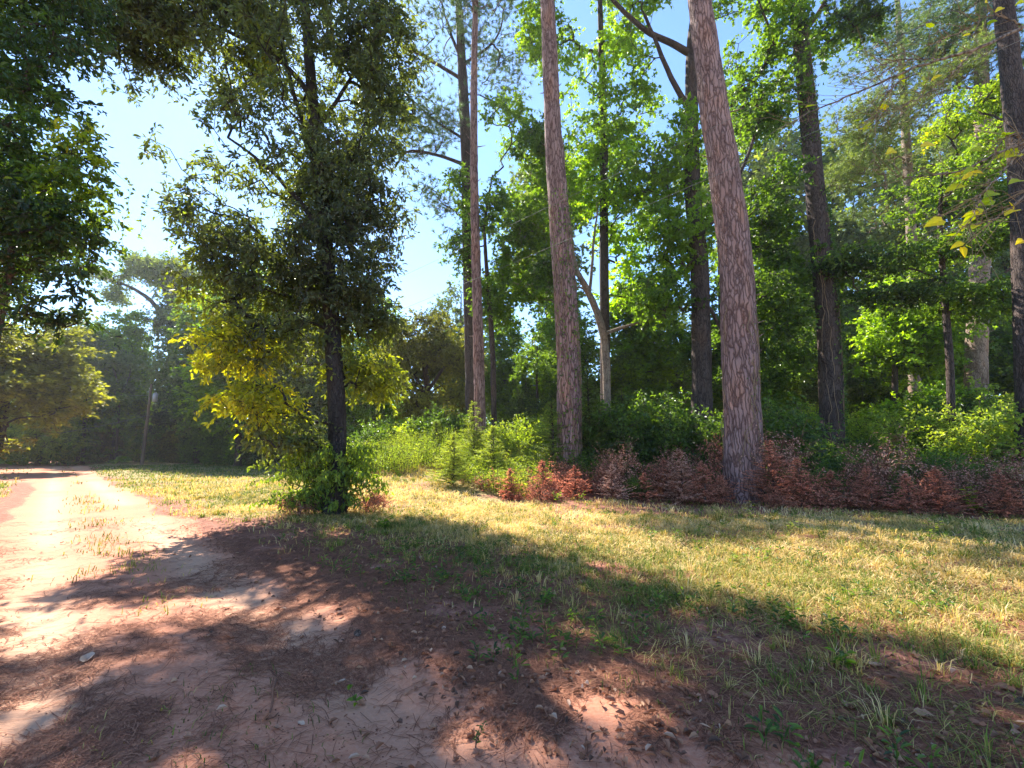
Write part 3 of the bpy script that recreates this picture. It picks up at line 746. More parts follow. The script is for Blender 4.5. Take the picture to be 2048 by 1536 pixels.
# ------------------------------------------------------------------ wood behind: a few kinds, each then copied as whole trees
def proto_tree(name, h, seed, leafm, bark, shape, ncl, label, L=.34, W=.23, cr=1.0, k=5, q=9, gap=.47, kind='diamond', r=.28, flat=.6, needle=None, first=(0, 0)):
    g = rs(seed)
    P = [np.array([0, 0, 0.]), np.array([.15, .1, h * .3]), np.array([-.1, .1, h * .6]), np.array([.1, 0, h * .92])]
    ells = [(np.array(c, float) * h, np.array(rr, float) * h, t, 1.) for c, rr, t in shape]
    return make_tree(name, label, 'tree', P, [r, r * .85, r * .6, r * .15], ells, ncl, cr, k, q, L, W, M[leafm], M[bark], seed, kind=kind, gap=gap, gsc=.3,
                     sides=10, rings=30, tubes_sides=4, rmax=.14, tip=.016, twr=.01, needle=needle, flat=flat)
oval = [((0, 0, .62), (.2, .2, .34), .35), ((.08, .05, .45), (.18, .18, .2), .4), ((-.08, 0, .4), (.16, .16, .18), .3), ((0, 0, .25), (.14, .14, .14), .35)]
slim = [((0, 0, .6), (.12, .12, .38), .45), ((.05, 0, .35), (.12, .12, .2), .5), ((-.03, 0, .2), (.13, .13, .14), .4)]
airy = [((.06, 0, .8), (.16, .14, .12), .5), ((-.12, 0, .7), (.14, .12, .09), .5), ((.12, .05, .58), (.15, .13, .09), .45), ((-.06, 0, .52), (.13, .13, .1), .4), ((0, 0, .93), (.08, .08, .07), .5), ((.02, 0, .3), (.12, .12, .12), .35)]
cone = [((0, 0, .2), (.26, .26, .16), .6), ((0, 0, .42), (.2, .2, .16), .6), ((0, 0, .62), (.14, .14, .16), .65), ((0, 0, .82), (.08, .08, .15), .7)]
PT = {}
def place(kind, px, top, d, label, wide=1.0, group=None, cat='tree'):
    h = PX(px, top, d)[2] - float(GP(px, d)[2])
    b = GP(px, d)
    # where the base sits under its own top at this depth
    x = PX(px, (top + 900) / 2, d)[0]
    b = np.array([x, d, float(gz(x, d))])
    proto, H, rotseed = PT[kind]
    s = h / H * 1.1
    if not proto.get('_placed', 0):
        proto['_placed'] = 1
        o = proto; o.location = b; o.scale = (s * wide, s * wide, s); o.rotation_euler = (0, 0, (px * 7 % 628) / 100); o['label'] = label
        if cat: o['category'] = cat
        if group: o['group'] = group
        return o
    return copy_tree(proto, b, (px * 7 % 628) / 100, (s * wide, s * wide, s), label, cat, group)
PT['oval'] = (proto_tree('broadleaf_tree', 20, 51, 'leaf_green', 'bark_dark', oval, 520, 'x'), 20, 0)
PT['slim'] = (proto_tree('broadleaf_tree', 20, 52, 'leaf_sweet', 'bark_dark', slim, 430, 'x', r=.2), 20, 0)
PT['airy'] = (proto_tree('pine_tree', 24, 53, 'leaf_pale', 'bark_dark', airy, 420, 'x', cr=1.0, gap=.4), 24, 0)
PT['rust'] = (proto_tree('broadleaf_tree', 16, 54, 'leaf_rust', 'bark_dark', oval, 460, 'x', r=.22), 16, 0)
PT['pale'] = (proto_tree('broadleaf_tree', 20, 55, 'leaf_pale', 'bark_dark', oval, 460, 'x'), 20, 0)
PT['cone'] = (proto_tree('cedar_tree', 9, 56, 'cedar', 'bark_dark', cone, 420, 'x', L=.24, W=.1, cr=.7, r=.14, flat=.4, gap=.36), 9, 0)

place('rust', 15, 590, 34, 'rusty yellow tree at the left edge, left of where the track vanishes', 1.5)
place('rust', -120, 540, 30, 'rusty tree half outside the left edge beside the track', 1.4)
place('airy', 118, 640, 60, 'thin grey-green tree just right of the rusty edge tree, above the yellow cedar')
place('slim', 190, 655, 58, 'slender leafy tree above the middle of the left thicket')
place('slim', 245, 630, 57, 'bright green slender tree left of the spreading oak', 1.3)
place('oval', 170, 740, 56, 'low dark tree behind the yellow cedar', 1.1)
place('oval', 290, 690, 60, 'dark rounded tree behind the utility pole', 1.1)
place('oval', 445, 560, 52, 'dense tree right of the oak, seen through yellow hickory leaves', 1.1)
place('pale', 410, 600, 55, 'pale tree touching the right side of the spreading oak', 1.1)
place('slim', 495, 540, 46, 'tall green tree left of the hickory trunk', 1.4)
place('oval', 570, 600, 48, 'dark tree directly behind the lower left boughs of the hickory', 1.2)
place('pale', 620, 560, 42, 'pale tree just left of the hickory trunk', 1.0)
place('oval', 700, 640, 44, 'dark tree right behind the hickory trunk', 1.2)
place('slim', 755, 610, 40, 'green tree between the hickory and the round reddish tree', 1.2)
place('pale', 920, 590, 42, 'pale yellow-topped tree rising behind the round reddish tree', 1.1)
place('slim', 1010, 640, 38, 'light green tree in the gap right of the twin pines', 1.3)
place('oval', 1075, 690, 34, 'dark tree left of the vine-tangled pine', 1.1)
place('slim', 1130, 600, 40, 'yellow-green tree behind the vine-tangled pine', 1.5)
place('oval', 1210, 620, 36, 'dark dense tree behind the slender sweetgum', 1.3)
place('slim', 1290, 560, 34, 'bright green tree left of the forked sweetgum', 1.4)
place('pale', 1340, 600, 44, 'pale tree seen past the left of the forked sweetgum', 1.1)
place('oval', 1450, 520, 30, 'dark tree hidden behind the thick pine', 1.2)
place('oval', 1530, 560, 34, 'dark green tree right of the thick pine', 1.1)
place('pale', 1610, 590, 40, 'pale lit tree left of the dark ivy pine', 1.1)
place('slim', 1640, 560, 46, 'tall green tree hidden behind the dark ivy pine', 1.3)
place('pale', 1710, 540, 44, 'pale tree right of the dark ivy pine', 1.1)
place('airy', 1700, 440, 52, 'distant airy pine in the gap right of the dark ivy pine')
place('oval', 1770, 600, 38, 'green tree behind the vine-smothered tree', 1.2)
place('slim', 1900, 600, 34, 'green tree left of the sunlit pale trunk', 1.4)
place('pale', 2010, 520, 36, 'pale lit tree right of the sunlit pale trunk', 1.2)
place('oval', 2080, 560, 30, 'dense tree at the right picture edge', 1.2)
place('airy', 1860, 380, 46, 'distant pine between the two pale trunks', 1.1)
place('airy', 1100, 330, 44, 'distant pine behind the vine-tangled pine, crown in the gaps', 1.0)
place('airy', 1560, 250, 46, 'distant pine seen between thick pine and ivy pine', 1.1)
place('airy', 2020, 250, 40, 'distant pine at upper right, right of the sunlit pale trunk', 1.2)
for i_, (px_, top_, w_, lb_) in enumerate([(128, 690, .16, 'dark bare-stemmed thin tree between cedar and thicket'), (166, 660, .2, 'dark thin tree forking above the thicket left of the utility pole'), (232, 700, .15, 'thin dark trunk leaning left just before the utility pole')]):
    bl(lb_, [(px_, 930), (px_ + 3, 850), (px_ + 6, 780), (px_ + 10 - 12 * i_, top_ + 10)], 53.5, [w_, w_ * .9, w_ * .8, .05],
       [E(px_ + 5, top_ + 25, 53.5, 26, 30, 2, .3), E(px_ + 8, top_ + 70, 53.5, 20, 22, 1.6, .35)], 90, 210 + i_, leafm='leaf_pale', L=.32, W=.22, cr=.9, rmax=.06, kind='diamond',
       limbs=[([PX(px_ + 5, 800, 53.5), PX(px_ + 20, 770, 53.5), PX(px_ + 30, 735, 53.5)], .09, .04)])
place('cone', 92, 725, 49, 'yellow-green cedar at the far end of the track, broad at its foot', 1.15, cat='cedar')
place('cone', 290, 810, 58, 'pale cedar just behind the utility pole', .8, cat='cedar')
def cedar(px, top, d, label, seed, tint, wide=.3, leafm='cedar', twm='twig', name='cedar_tree', cat='cedar', H=None, group=None, fat=1.0):
    g = rs(seed); b = GP(px, d); H = H or PX(px, top, d)[2] - b[2]; root = empty(name, b, 0, label, cat, group)
    St, Lf, Tw = Acc(), Acc(), Acc()
    St.tubes(catmull([np.array([0, 0, -.1]), np.array([.05, 0, H * .5]), np.array([0, .04, H])], 14)[None], np.linspace(.02 * H, .004, 14)[None], 8)
    n = int(110 * H ** .5); t = g.random(n) ** 1.15 * .97 + .02; a = g.uniform(0, 6.28, n)
    l = H * wide * (1.05 - t) * g.uniform(.5, 1.35, n)
    rise = g.uniform(-.05, .5, n) * l
    p0 = np.stack([0 * t, 0 * t, t * H * .97], 1); p3 = p0 + np.stack([np.cos(a) * l, np.sin(a) * l, rise], 1)
    p1 = p0 * .66 + p3 * .34 + np.array([0, 0, .04]); p2 = p0 * .33 + p3 * .67 + np.array([0, 0, .03]) * H * .3
    P = np.stack([p0, p1, p2, p3], 1); Tw.tubes(P, np.array([[.012, .009, .006, .003]]), 4, .4)
    for p, ll in zip(P, l):
        m_ = max(8, int(ll * 70 / fat)); u = g.uniform(.12, 1.03, m_); i = np.minimum((u * 3).astype(int), 2); f = (u * 3 - i)[:, None]
        c = p[i] * (1 - f) + p[i + 1] * f; dr = p[3] - p[0]; dr = dr / np.linalg.norm(dr); sd_ = np.array([-dr[1], dr[0], 0])
        sg = g.choice([-1, 1], m_)[:, None]
        dd = dr * g.uniform(.5, 1, (m_, 1)) + sd_ * sg * g.uniform(.3, 1, (m_, 1)) + g.normal(0, .25, (m_, 3))
        Lf.leaves(c, dd, g.normal(0, .4, (m_, 3)) + [0, 0, 1], g.uniform(.08, .2, m_) * (1 if fat == 1 else .45), g.uniform(.012, .03, m_), np.clip(tint + g.normal(0, .15, m_), 0, 1), 'diamond')
    St.build('trunk', M['bark_dark'], root, True); Tw.build('branches', M[twm], root); Lf.build('foliage', M[leafm], root)
cedar(945, 800, 20.5, 'light green cedar sapling at the foot of the slim twin pines', 201, .7)
cedar(905, 865, 17.5, 'small feathery cedar sapling at the left end of the brown brush', 202, .8, .42)
cedar(985, 850, 18.6, 'yellow-green cedar sapling just right of the slim twin pines', 207, .75, .4)
cedar(1180, 745, 18.8, 'dark cedar with drooping sprays behind the brown brush', 203, .25, .34)
cedar(1105, 800, 18.2, 'grey-green cedar before the vine-tangled pine', 204, .4, .36)
cedar(1250, 775, 18.8, 'dark cedar left of the forked sweetgum foot', 205, .15, .36)
cedar(870, 840, 23, 'feathery green cedar behind the tall weeds', 206, .5, .36)

# spreading oak with ivy column at the left
d = 60
make_tree('oak_tree', 'tallest left tree, spreading oak with an ivy-clad trunk behind the utility pole', 'tree',
   [GP(352, d), PX(350, 820, d), PX(345, 700, d), PX(345, 620, d), PX(350, 560, d)], [.7, .65, .55, .4, .2],
   [E(270, 560, d, 60, 25, 4, .5), E(215, 545, d, 40, 16, 2.5, .5), E(340, 560, d, 60, 40, 5, .45), E(280, 530, d, 50, 15, 3, .55), E(350, 650, d, 50, 50, 4, .25), E(240, 590, d, 30, 14, 2, .5),
    E(350, 760, d, 32, 90, 2.4, .12), E(330, 850, d, 40, 60, 2.6, .12), E(400, 580, d, 40, 40, 4, .4)],
   760, 1.3, 5, 9, .36, .26, M['leaf_pale'], M['bark_dark'], 61, 'diamond', gap=.46, gsc=.25, sides=12, rings=40,
   limbs=[([PX(345, 660, d), PX(300, 600, d), PX(250, 570, d), PX(200, 555, d)], .35, .1), ([PX(346, 640, d), PX(320, 560, d), PX(285, 535, d)], .3, .1), ([PX(348, 640, d), PX(370, 580, d), PX(400, 550, d)], .3, .1)], rmax=.2, tip=.03, twr=.012)

# distant wood reading as one mass
g = rs(70); A = Acc()
n = 2600
az = g.uniform(-1.35, 1.35, n); rr_ = g.uniform(68, 92, n)
C = np.stack([np.sin(az) * rr_, np.cos(az) * rr_, np.zeros(n)], 1)
hh = 6 + 5 * vn2(az * 30, az * 0, 1, 5) + 3 * vn2(az * 90, az * 0, 1, 6)
C[:, 2] = gz(C[:, 0], C[:, 1]) + g.random(n) ** .8 * hh
foliage(A, None, C, .3, g, 2.0, 5, 8, .6, .45, 'diamond', 70)
tag(A.build('distant_wood', M['leaf_green']), 'hazy far wood closing the view behind all the trees', 'wood', kind='stuff')

# ------------------------------------------------------------------ shrubs, brush, weeds
def shrub_proto(name, seed, leafm, twm, rx, rz, ncl, cr, k, q, L, W, kind='diamond', tint=.4, up=.5, flat=.8, stems=7, tamp=.4, twr=.004, droop=.1):
    g = rs(seed); root = empty(name, (0, 0, 0))
    nodes = []
    St = Acc(); P = []
    for i in range(stems):
        a = g.uniform(0, 6.28); l = g.uniform(.3, .8)
        tipp = np.array([math.cos(a) * rx * l * .7, math.sin(a) * rx * l * .7, rz * g.uniform(.8, 1.4)])
        P.append([np.array([0, 0, -.05]) + g.normal(0, .05, 3) * [1, 1, 0], tipp * [.25, .25, .4], tipp * [.6, .6, .75], tipp])
    P = np.array(P); nodes = P[:, 1:].reshape(-1, 3)
    cl, tn = sample_ells([(np.array([0, 0, rz * .75]), np.array([rx, rx, rz]), tint, 1.)], ncl, g, .3, 1.3, seed, .5)
    G, Rr, _ = grow(nodes, cl, g, twr * 1.1, .45, .14, .1, rmax=.03)
    St.tubes(P, np.array([[.02, .016, .012, .006]]), 5, .3); St.tubes(G, Rr, 3, g.uniform(.2, 1., len(G)))
    Lf = Acc()
    foliage(Lf, St, cl, tn, g, cr, k, q, L, W, kind, seed, droop, flat, tamp, twr=twr, tsc=1.5)
    St.build('stems', twm, root); Lf.build('foliage', leafm, root)
    return root
SH = {}
SH['dead'] = shrub_proto('dead_bush', 81, M['leaf_dead'], M['deadtwig'], .85, .5, 85, .34, 5, 5, .055, .028, tint=.5, stems=16, twr=.006)
M['leaf_dead_pale'] = leaf_mat('leaf_dead_pale', [(0, (.2, .09, .06)), (.5, (.52, .29, .21)), (1, (.75, .56, .45))], .4, .9, spec=.1, tm=(1.5, 1.15, 1.))
SH['dead2'] = shrub_proto('dead_bush', 82, M['leaf_dead_pale'], M['deadtwig'], .6, .85, 90, .36, 6, 3, .05, .024, tint=.6, stems=8)
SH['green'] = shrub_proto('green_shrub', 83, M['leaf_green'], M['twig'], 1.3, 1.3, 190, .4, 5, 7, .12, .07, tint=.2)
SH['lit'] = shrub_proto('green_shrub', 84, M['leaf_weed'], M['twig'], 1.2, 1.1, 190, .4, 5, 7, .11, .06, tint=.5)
SH['far'] = shrub_proto('green_shrub', 85, M['leaf_rust'], M['twig'], 2.6, 2.6, 260, .8, 5, 7, .26, .17, tint=.15, twr=.01)
SH['fargreen'] = shrub_proto('green_shrub', 86, M['leaf_green'], M['twig'], 2.4, 2.6, 260, .8, 5, 7, .26, .17, tint=.3, twr=.01)
done = set()
def shrub(kind, px, d, s, label, sz=1.0, group=None, cat='shrub'):
    b = GP(px, d); o = SH[kind]
    rz = (px * 13 % 628) / 100
    if kind not in done:
        done.add(kind); o.location = b; o.scale = (s, s, s * sz); o.rotation_euler = (0, 0, rz); tag(o, label, cat, group); return o
    return copy_tree(o, b, rz, (s, s, s * sz), label, cat, group)
DB = 'dead brown bushes along the foot of the wood'
for px, d_, s, k_, lb in [(985, 16.2, .8, 'dead', 'small dead bush at the left end of the brown brush'), (1050, 16.8, 1.15, 'dead', 'dark rusty dead bush left of the vine-tangled pine foot'),
    (1110, 17, 1.2, 'dead', 'tall rusty dead bush under the vine-tangled pine'), (1075, 14.4, .7, 'dead', 'low pinkish dead bush in front of the leftmost brown brush'),
    (1165, 15.5, .9, 'dead', 'dead bush right of the vine-tangled pine foot'), (1232, 14.8, .95, 'dead2', 'pale pink bleached dead bush midway between the two big pines'),
    (1205, 16.6, 1., 'dead', 'dark dead bush behind the pale bleached one'), (1300, 15.6, .95, 'dead', 'dead bush beside the broken orange stump'),
    (1355, 14.9, 1.15, 'dead2', 'upright feathery dead bush left of the thick pine'), (1405, 14.2, .95, 'dead', 'dead bush touching the left of the thick pine foot'),
    (1400, 16.2, 1.1, 'dead', 'dead bush behind the feathery one left of the thick pine'), (1550, 14.2, 1.15, 'dead2', 'reddish dead sapling thicket touching the right of the thick pine'),
    (1590, 14.6, 1.1, 'dead', 'dead bush right of the reddish sapling thicket'), (1630, 12.9, .9, 'dead', 'low dead bush below the dark ivy pine'),
    (1690, 13.4, 1., 'dead', 'orange-tipped dead bush right of the dark ivy pine'), (1760, 12.8, 1., 'dead2', 'tangled dead bush midway along the right brush'),
    (1830, 12.6, .95, 'dead', 'dead bush below the vine-smothered tree'), (1900, 12.2, 1., 'dead2', 'big arching dead bush left of the yellow-green sprig'),
    (1970, 12, .95, 'dead', 'dead bush below the sunlit pale trunk'), (2040, 11.6, 1., 'dead2', 'dead bush cut by the right picture edge'), (2120, 11.6, 1., 'dead', 'dead bush just outside the right edge'),
    (1450, 15.4, .6, 'dead', 'small dead bush at the very foot of the thick pine'), (1560, 12.6, .6, 'dead', 'small dead bush before the reddish thicket')]:
    shrub(k_, px + 6, d_ + .6, s * (.85 + .75 * ((px * 7919) % 97) / 97), lb, .6 + .95 * ((px * 31) % 53) / 53, DB, 'dead bush')

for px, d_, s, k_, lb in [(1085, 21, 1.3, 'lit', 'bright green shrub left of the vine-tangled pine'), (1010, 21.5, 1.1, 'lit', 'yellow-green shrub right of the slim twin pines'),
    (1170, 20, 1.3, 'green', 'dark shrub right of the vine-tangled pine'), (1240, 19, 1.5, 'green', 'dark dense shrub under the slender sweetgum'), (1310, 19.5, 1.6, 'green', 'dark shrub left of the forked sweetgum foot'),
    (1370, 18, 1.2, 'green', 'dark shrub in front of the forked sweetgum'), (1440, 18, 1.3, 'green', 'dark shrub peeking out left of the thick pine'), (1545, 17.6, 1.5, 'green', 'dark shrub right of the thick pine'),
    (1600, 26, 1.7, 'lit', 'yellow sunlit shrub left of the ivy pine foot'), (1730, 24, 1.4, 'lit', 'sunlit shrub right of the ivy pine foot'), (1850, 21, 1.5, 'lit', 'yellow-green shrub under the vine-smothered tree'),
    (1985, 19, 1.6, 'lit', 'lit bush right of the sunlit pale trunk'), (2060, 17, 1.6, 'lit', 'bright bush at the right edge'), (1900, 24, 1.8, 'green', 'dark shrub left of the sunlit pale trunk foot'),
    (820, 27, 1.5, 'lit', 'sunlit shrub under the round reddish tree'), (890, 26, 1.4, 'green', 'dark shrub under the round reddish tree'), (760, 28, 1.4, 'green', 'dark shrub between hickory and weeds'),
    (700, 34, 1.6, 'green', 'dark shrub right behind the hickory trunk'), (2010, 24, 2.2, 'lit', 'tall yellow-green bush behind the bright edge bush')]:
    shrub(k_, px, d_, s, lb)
FS = [(10, 60, 1.2, 'fargreen', 'dark shrub at the left edge beyond the track end'), (130, 55, 1., 'far', 'brown shrub right of the yellow cedar'), (170, 56, 1.1, 'far', 'brown shrub below the slender leafy tree'),
    (210, 57, 1.1, 'far', 'brown shrub two steps left of the utility pole'), (245, 57, 1.1, 'far', 'dull shrub just left of the utility pole'), (325, 57, 1.1, 'fargreen', 'dark shrub just right of the utility pole'),
    (365, 56, 1.1, 'far', 'brown shrub at the oak foot'), (410, 54, 1.1, 'fargreen', 'dark shrub right of the oak'), (460, 50, 1.1, 'fargreen', 'dark shrub below the lowest yellow hickory bough'),
    (510, 48, 1.1, 'fargreen', 'dark shrub at the back of the grass field'), (560, 46, 1.1, 'fargreen', 'dark shrub left behind the hickory sprouts'), (620, 44, 1.1, 'far', 'brown shrub left behind the hickory trunk'),
    (430, 58, 1.6, 'far', 'tall brown shrub behind the field'), (-40, 50, 1.3, 'fargreen', 'dark shrub left of the track outside the picture'), (60, 70, 1.5, 'fargreen', 'dark shrub closing the end of the track')]
for px, d_, s, k_, lb in FS: shrub(k_, px, d_ + 2, s, lb, .95)

for px, d_, s, lb in [(1275, 15.0, .35, 'low green sprout in the gap left of the broken stump'), (1640, 13.6, .5, 'green sprout poking through the brush below the dark ivy pine'), (1795, 13.2, .45, 'small green plant in the brush below the vine-smothered tree'),
    (1700, 15.2, .7, 'taller green weed clump behind the orange-tipped dead bush'), (1880, 14.2, .75, 'green weed clump behind the big arching dead bush'), (2000, 13.2, .6, 'green weed clump before the right edge brush'), (1440, 16.4, .6, 'green weed clump left behind the thick pine')]:
    shrub('green', px, d_, s, lb)

for i_, (px, d_, h_, t_, lb) in enumerate([(1020, 15.6, 1.0, .5, 'dead twiggy sapling at the left end of the rusty brush'), (1085, 15.6, 1.3, .4, 'rusty dead sapling in front of the vine-tangled pine'), (1150, 15.2, 1.1, .5, 'rusty dead sapling just right of the vine-tangled pine'),
    (1225, 14.7, 1.15, .9, 'bleached pink dead sapling, palest in the brush'), (1290, 14.7, .9, .6, 'short dead sapling left of the broken stump'), (1362, 14.5, 1.75, .7, 'tall upright dead sapling with pale tip left of the thick pine'), (1408, 14.3, 1.4, .6, 'dead sapling between the tall pale-tipped one and the thick pine'),
    (1442, 14.6, .9, .5, 'short dead sapling against the left of the thick pine foot'), (1545, 13.9, 2.0, .5, 'reddish dead sapling with level branches right of the thick pine'), (1600, 13.2, 1.5, .55, 'dead sapling with bare stem below the gap right of the thick pine'),
    (1665, 13.0, 1.1, .4, 'dead sapling below the dark ivy pine'), (1740, 12.6, 1.25, .5, 'drooping dead sapling at the middle of the right brush'), (1815, 12.3, 1.1, .6, 'orange dead sapling under the vine-smothered tree'), (1880, 12.2, 1.3, .45, 'dark dead sapling left of the yellow-green sprig'),
    (2005, 11.8, 1.2, .5, 'dead sapling near the right picture edge'), (1330, 15.4, 1.3, .5, 'dead sapling just behind the broken stump')]):
    cedar(px, 0, d_, lb, 230 + i_, t_, .5, 'leaf_dead_pale' if t_ > .65 else 'leaf_dead', 'deadtwig', 'dead_sapling', 'dead sapling', h_, 'dead saplings standing in the brown brush', 1.01)

# leafy sprouts round the hickory foot
g = rs(90); b = GP(672, 12.5); root = empty('sprouting_shrub', b, 0, 'yellow-green drooping sprouts round the hickory foot', 'shrub')
St, Lf = Acc(), Acc(); P = []
for i in range(130):
    a = g.uniform(0, 6.28) if i > 26 else g.uniform(2.2, 4.0)
    l = g.uniform(.7, 2.5) if i <= 26 else g.uniform(.5, 1.7)
    e = np.array([math.cos(a) * l, math.sin(a) * l * .7, g.uniform(.25, 1.75)])
    P.append([np.array([math.cos(a) * .25, math.sin(a) * .25, 0]), e * [.35, .35, .8], e * [.7, .7, 1.1], e])
P = np.array(P); St.tubes(P, np.array([[.012, .009, .007, .003]]), 4, .3)
for p in P:
    q = catmull(p, 26)[6:]; n = len(q) * 2; q2 = np.repeat(q, 2, 0) + g.normal(0, .04, (n, 3))
    Lf.leaves(q2, g.normal(0, .45, (n, 3)) - [0, 0, .8], g.normal(0, 1, (n, 3)), g.uniform(.1, .17, n), g.uniform(.045, .07, n), g.uniform(.0, .55, n), 'oval')
St.build('stems', M['twig'], root); Lf.build('foliage', M['leaf_weed'], root)
shrub('dead', 735, 12.8, .75, 'small leafy brown bush just right of the hickory foot')
shrub('dead', 600, 12.2, .7, 'small twiggy brown bush just left of the hickory foot')

# tall weeds and shaded undergrowth: uncountable
def weeds(name, label, seed, n, area, hfun, leafm, tint, lw=(.09, .022), ns=16):
    g = rs(seed); A = Acc(); St = Acc()
    x, y = area(g, n); n = len(x)
    z = gz(x, y); h = hfun(x, y) * g.uniform(.6, 1.15, n)
    lean = g.normal(0, .16, (n, 2))
    base = np.stack([x, y, z], 1); top = base + np.concatenate([lean * h[:, None], h[:, None]], 1)
    mid = (base + top) / 2 + np.concatenate([lean * h[:, None] * -.3, h[:, None] * 0], 1)
    A.tubes(np.stack([base, mid, top], 1), np.array([[.006, .005, .002]]), 3, .35, 1)
    t = g.uniform(.12, 1, (n, ns, 1)); pos = ((1 - t) ** 2 * base[:, None] + 2 * t * (1 - t) * mid[:, None] + t * t * top[:, None]).reshape(-1, 3)
    N_ = n * ns
    dd = g.normal(0, 1, (N_, 3)) * [1, 1, .3] + [0, 0, .45]
    sc = np.repeat(g.uniform(.7, 1.6, n), ns)
    tt = np.clip(np.repeat(tint + .5 * (vn2(x, y, .9, seed) - .5) + g.normal(0, .1, n), ns) + .25 * (g.random(N_) - .5), 0, 1)
    A.leaves(pos, dd, g.normal(0, .5, (N_, 3)) + [0, 0, 1], lw[0] * sc * (1.3 - .5 * t.reshape(-1)), lw[1] * sc, tt, 'diamond')
    return tag(A.build(name, [leafm, M['twig']]), label, 'undergrowth', kind='stuff')
def area_weeds(g, n):
    d_ = g.uniform(15.5, 30, n); px = g.uniform(640, 1100, n)
    x = (px - 1024) / F * d_
    lim = 21.5 + (700 - px) * .012 + 2.0 * (vn2(x, d_, .5, 4) - .5)
    lim = np.where(px > 840, 21.0 - (px - 840) * .035, lim)
    ok = d_ > lim
    return x[ok], d_[ok]
weeds('tall_weeds', 'sunlit yellow-green weeds between the hickory and the twin pines', 101, 9000, area_weeds, lambda x, y: .55 + .8 * sstep(16, 24, y) + .35 * vn2(x, y, .8, 7), M['leaf_weed'], .55)
def area_under(g, n):
    d_ = g.uniform(13.5, 24, n); px = g.uniform(1130, 2250, n); x = (px - 1024) / F * d_
    ok = d_ > 14.6 - (px - 1500) * .0026 + 1.2 * (vn2(x, d_, .6, 9) - .5)
    ok &= (px > 1480) | (d_ > 16.2)
    return x[ok], d_[ok]
weeds('shaded_undergrowth', 'deep green leafy undergrowth on the bank at right', 102, 10500, area_under, lambda x, y: .75 + .45 * vn2(x, y, .8, 8) + .25 * sstep(15, 20, y), M['leaf_sweet'], .22, lw=(.11, .045), ns=18)
def area_dead(g, n):
    d_ = g.uniform(11.5, 17, n); px = g.uniform(960, 2300, n); x = (px - 1024) / F * d_
    ed = np.where(px < 1500, 15.2, 14.3 - (px - 1450) * .0052) + 1.1 * (vn2(x, d_, .9, 12) - .5)
    ok = (d_ > ed) & (d_ < ed + 2.8) & (vn2(x, d_, 1.1, 44) > .46)
    return x[ok], d_[ok]
weeds('dead_brush', 'rusty brown dried brush along the foot of the wood', 103, 4600, area_dead, lambda x, y: .12 + 1.0 * vn2(x, y, .9, 13) ** 1.6 + .7 * (vn2(x, y, 9, 3) > .82), M['leaf_dead'], .5, lw=(.05, .022), ns=18)

# ------------------------------------------------------------------ grass
def sector(g, n, r0, r1, a0=-1.05, a1=1.05, p=0.0):
    u = g.random(n)
    r = np.exp(np.log(r0) + u * (np.log(r1) - np.log(r0)))
    a = g.uniform(a0, a1, n)
    return r * np.sin(a), r * np.cos(a), r
g = rs(110); A = Acc()
x, y, r = sector(g, 520000, 1.6, 62)
s = road_s(x, y)
gm = grass_mask(x, y) * (1 - road_mask(x, y))
dens = gm * (.35 + .9 * sstep(.35, .7, vn2(x, y, 1.4, 31))) * (1 - .25 * sstep(11, 16, y) * (x > 0)) + (.03 + .35 * sstep(4.6, 6, s) * sstep(.5, .66, vn2(x, y, 2.1, 91))) * (s > 3.4)
mid = np.exp(-((s - 1.5) / .4) ** 2) * (.05 + .2 * sstep(6, 9, r)) * sstep(.5, .7, vn2(x, y, 1.1, 35))
dens = np.maximum(dens, mid)
ok = (g.random(len(x)) < dens) & ((y < 15) | (x < -1 - .25 * (y - 15)))
x, y, r, s = x[ok], y[ok], r[ok], s[ok]
n = len(x)
patch = vn2(x, y, .7, 41); green = vn2(x, y, 2.2, 42)
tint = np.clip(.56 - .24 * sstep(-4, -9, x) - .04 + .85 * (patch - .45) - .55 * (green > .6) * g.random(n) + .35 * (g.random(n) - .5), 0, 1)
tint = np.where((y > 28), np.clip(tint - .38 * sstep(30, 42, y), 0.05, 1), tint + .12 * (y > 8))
# shade near the hickory put into the blade colour: darker, greener
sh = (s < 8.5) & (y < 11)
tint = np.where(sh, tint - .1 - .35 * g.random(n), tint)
tint = np.clip(tint, 0, 1)
h = g.uniform(.05, .17, n) * (.6 + .4 * sstep(3, 8, r)) * (1 + .9 * (patch - .3)) * (1 + .5 * sstep(9, 25, r))
w = (.0016 + .0013 * r) * g.uniform(.6, 1.2, n)
a = g.uniform(0, 6.28, n); Dn = np.stack([np.cos(a), np.sin(a)], 1)
A.blades(np.stack([x, y, gz(x, y) - .01], 1), h, w, Dn, g.uniform(.2, 1.0, n), tint)
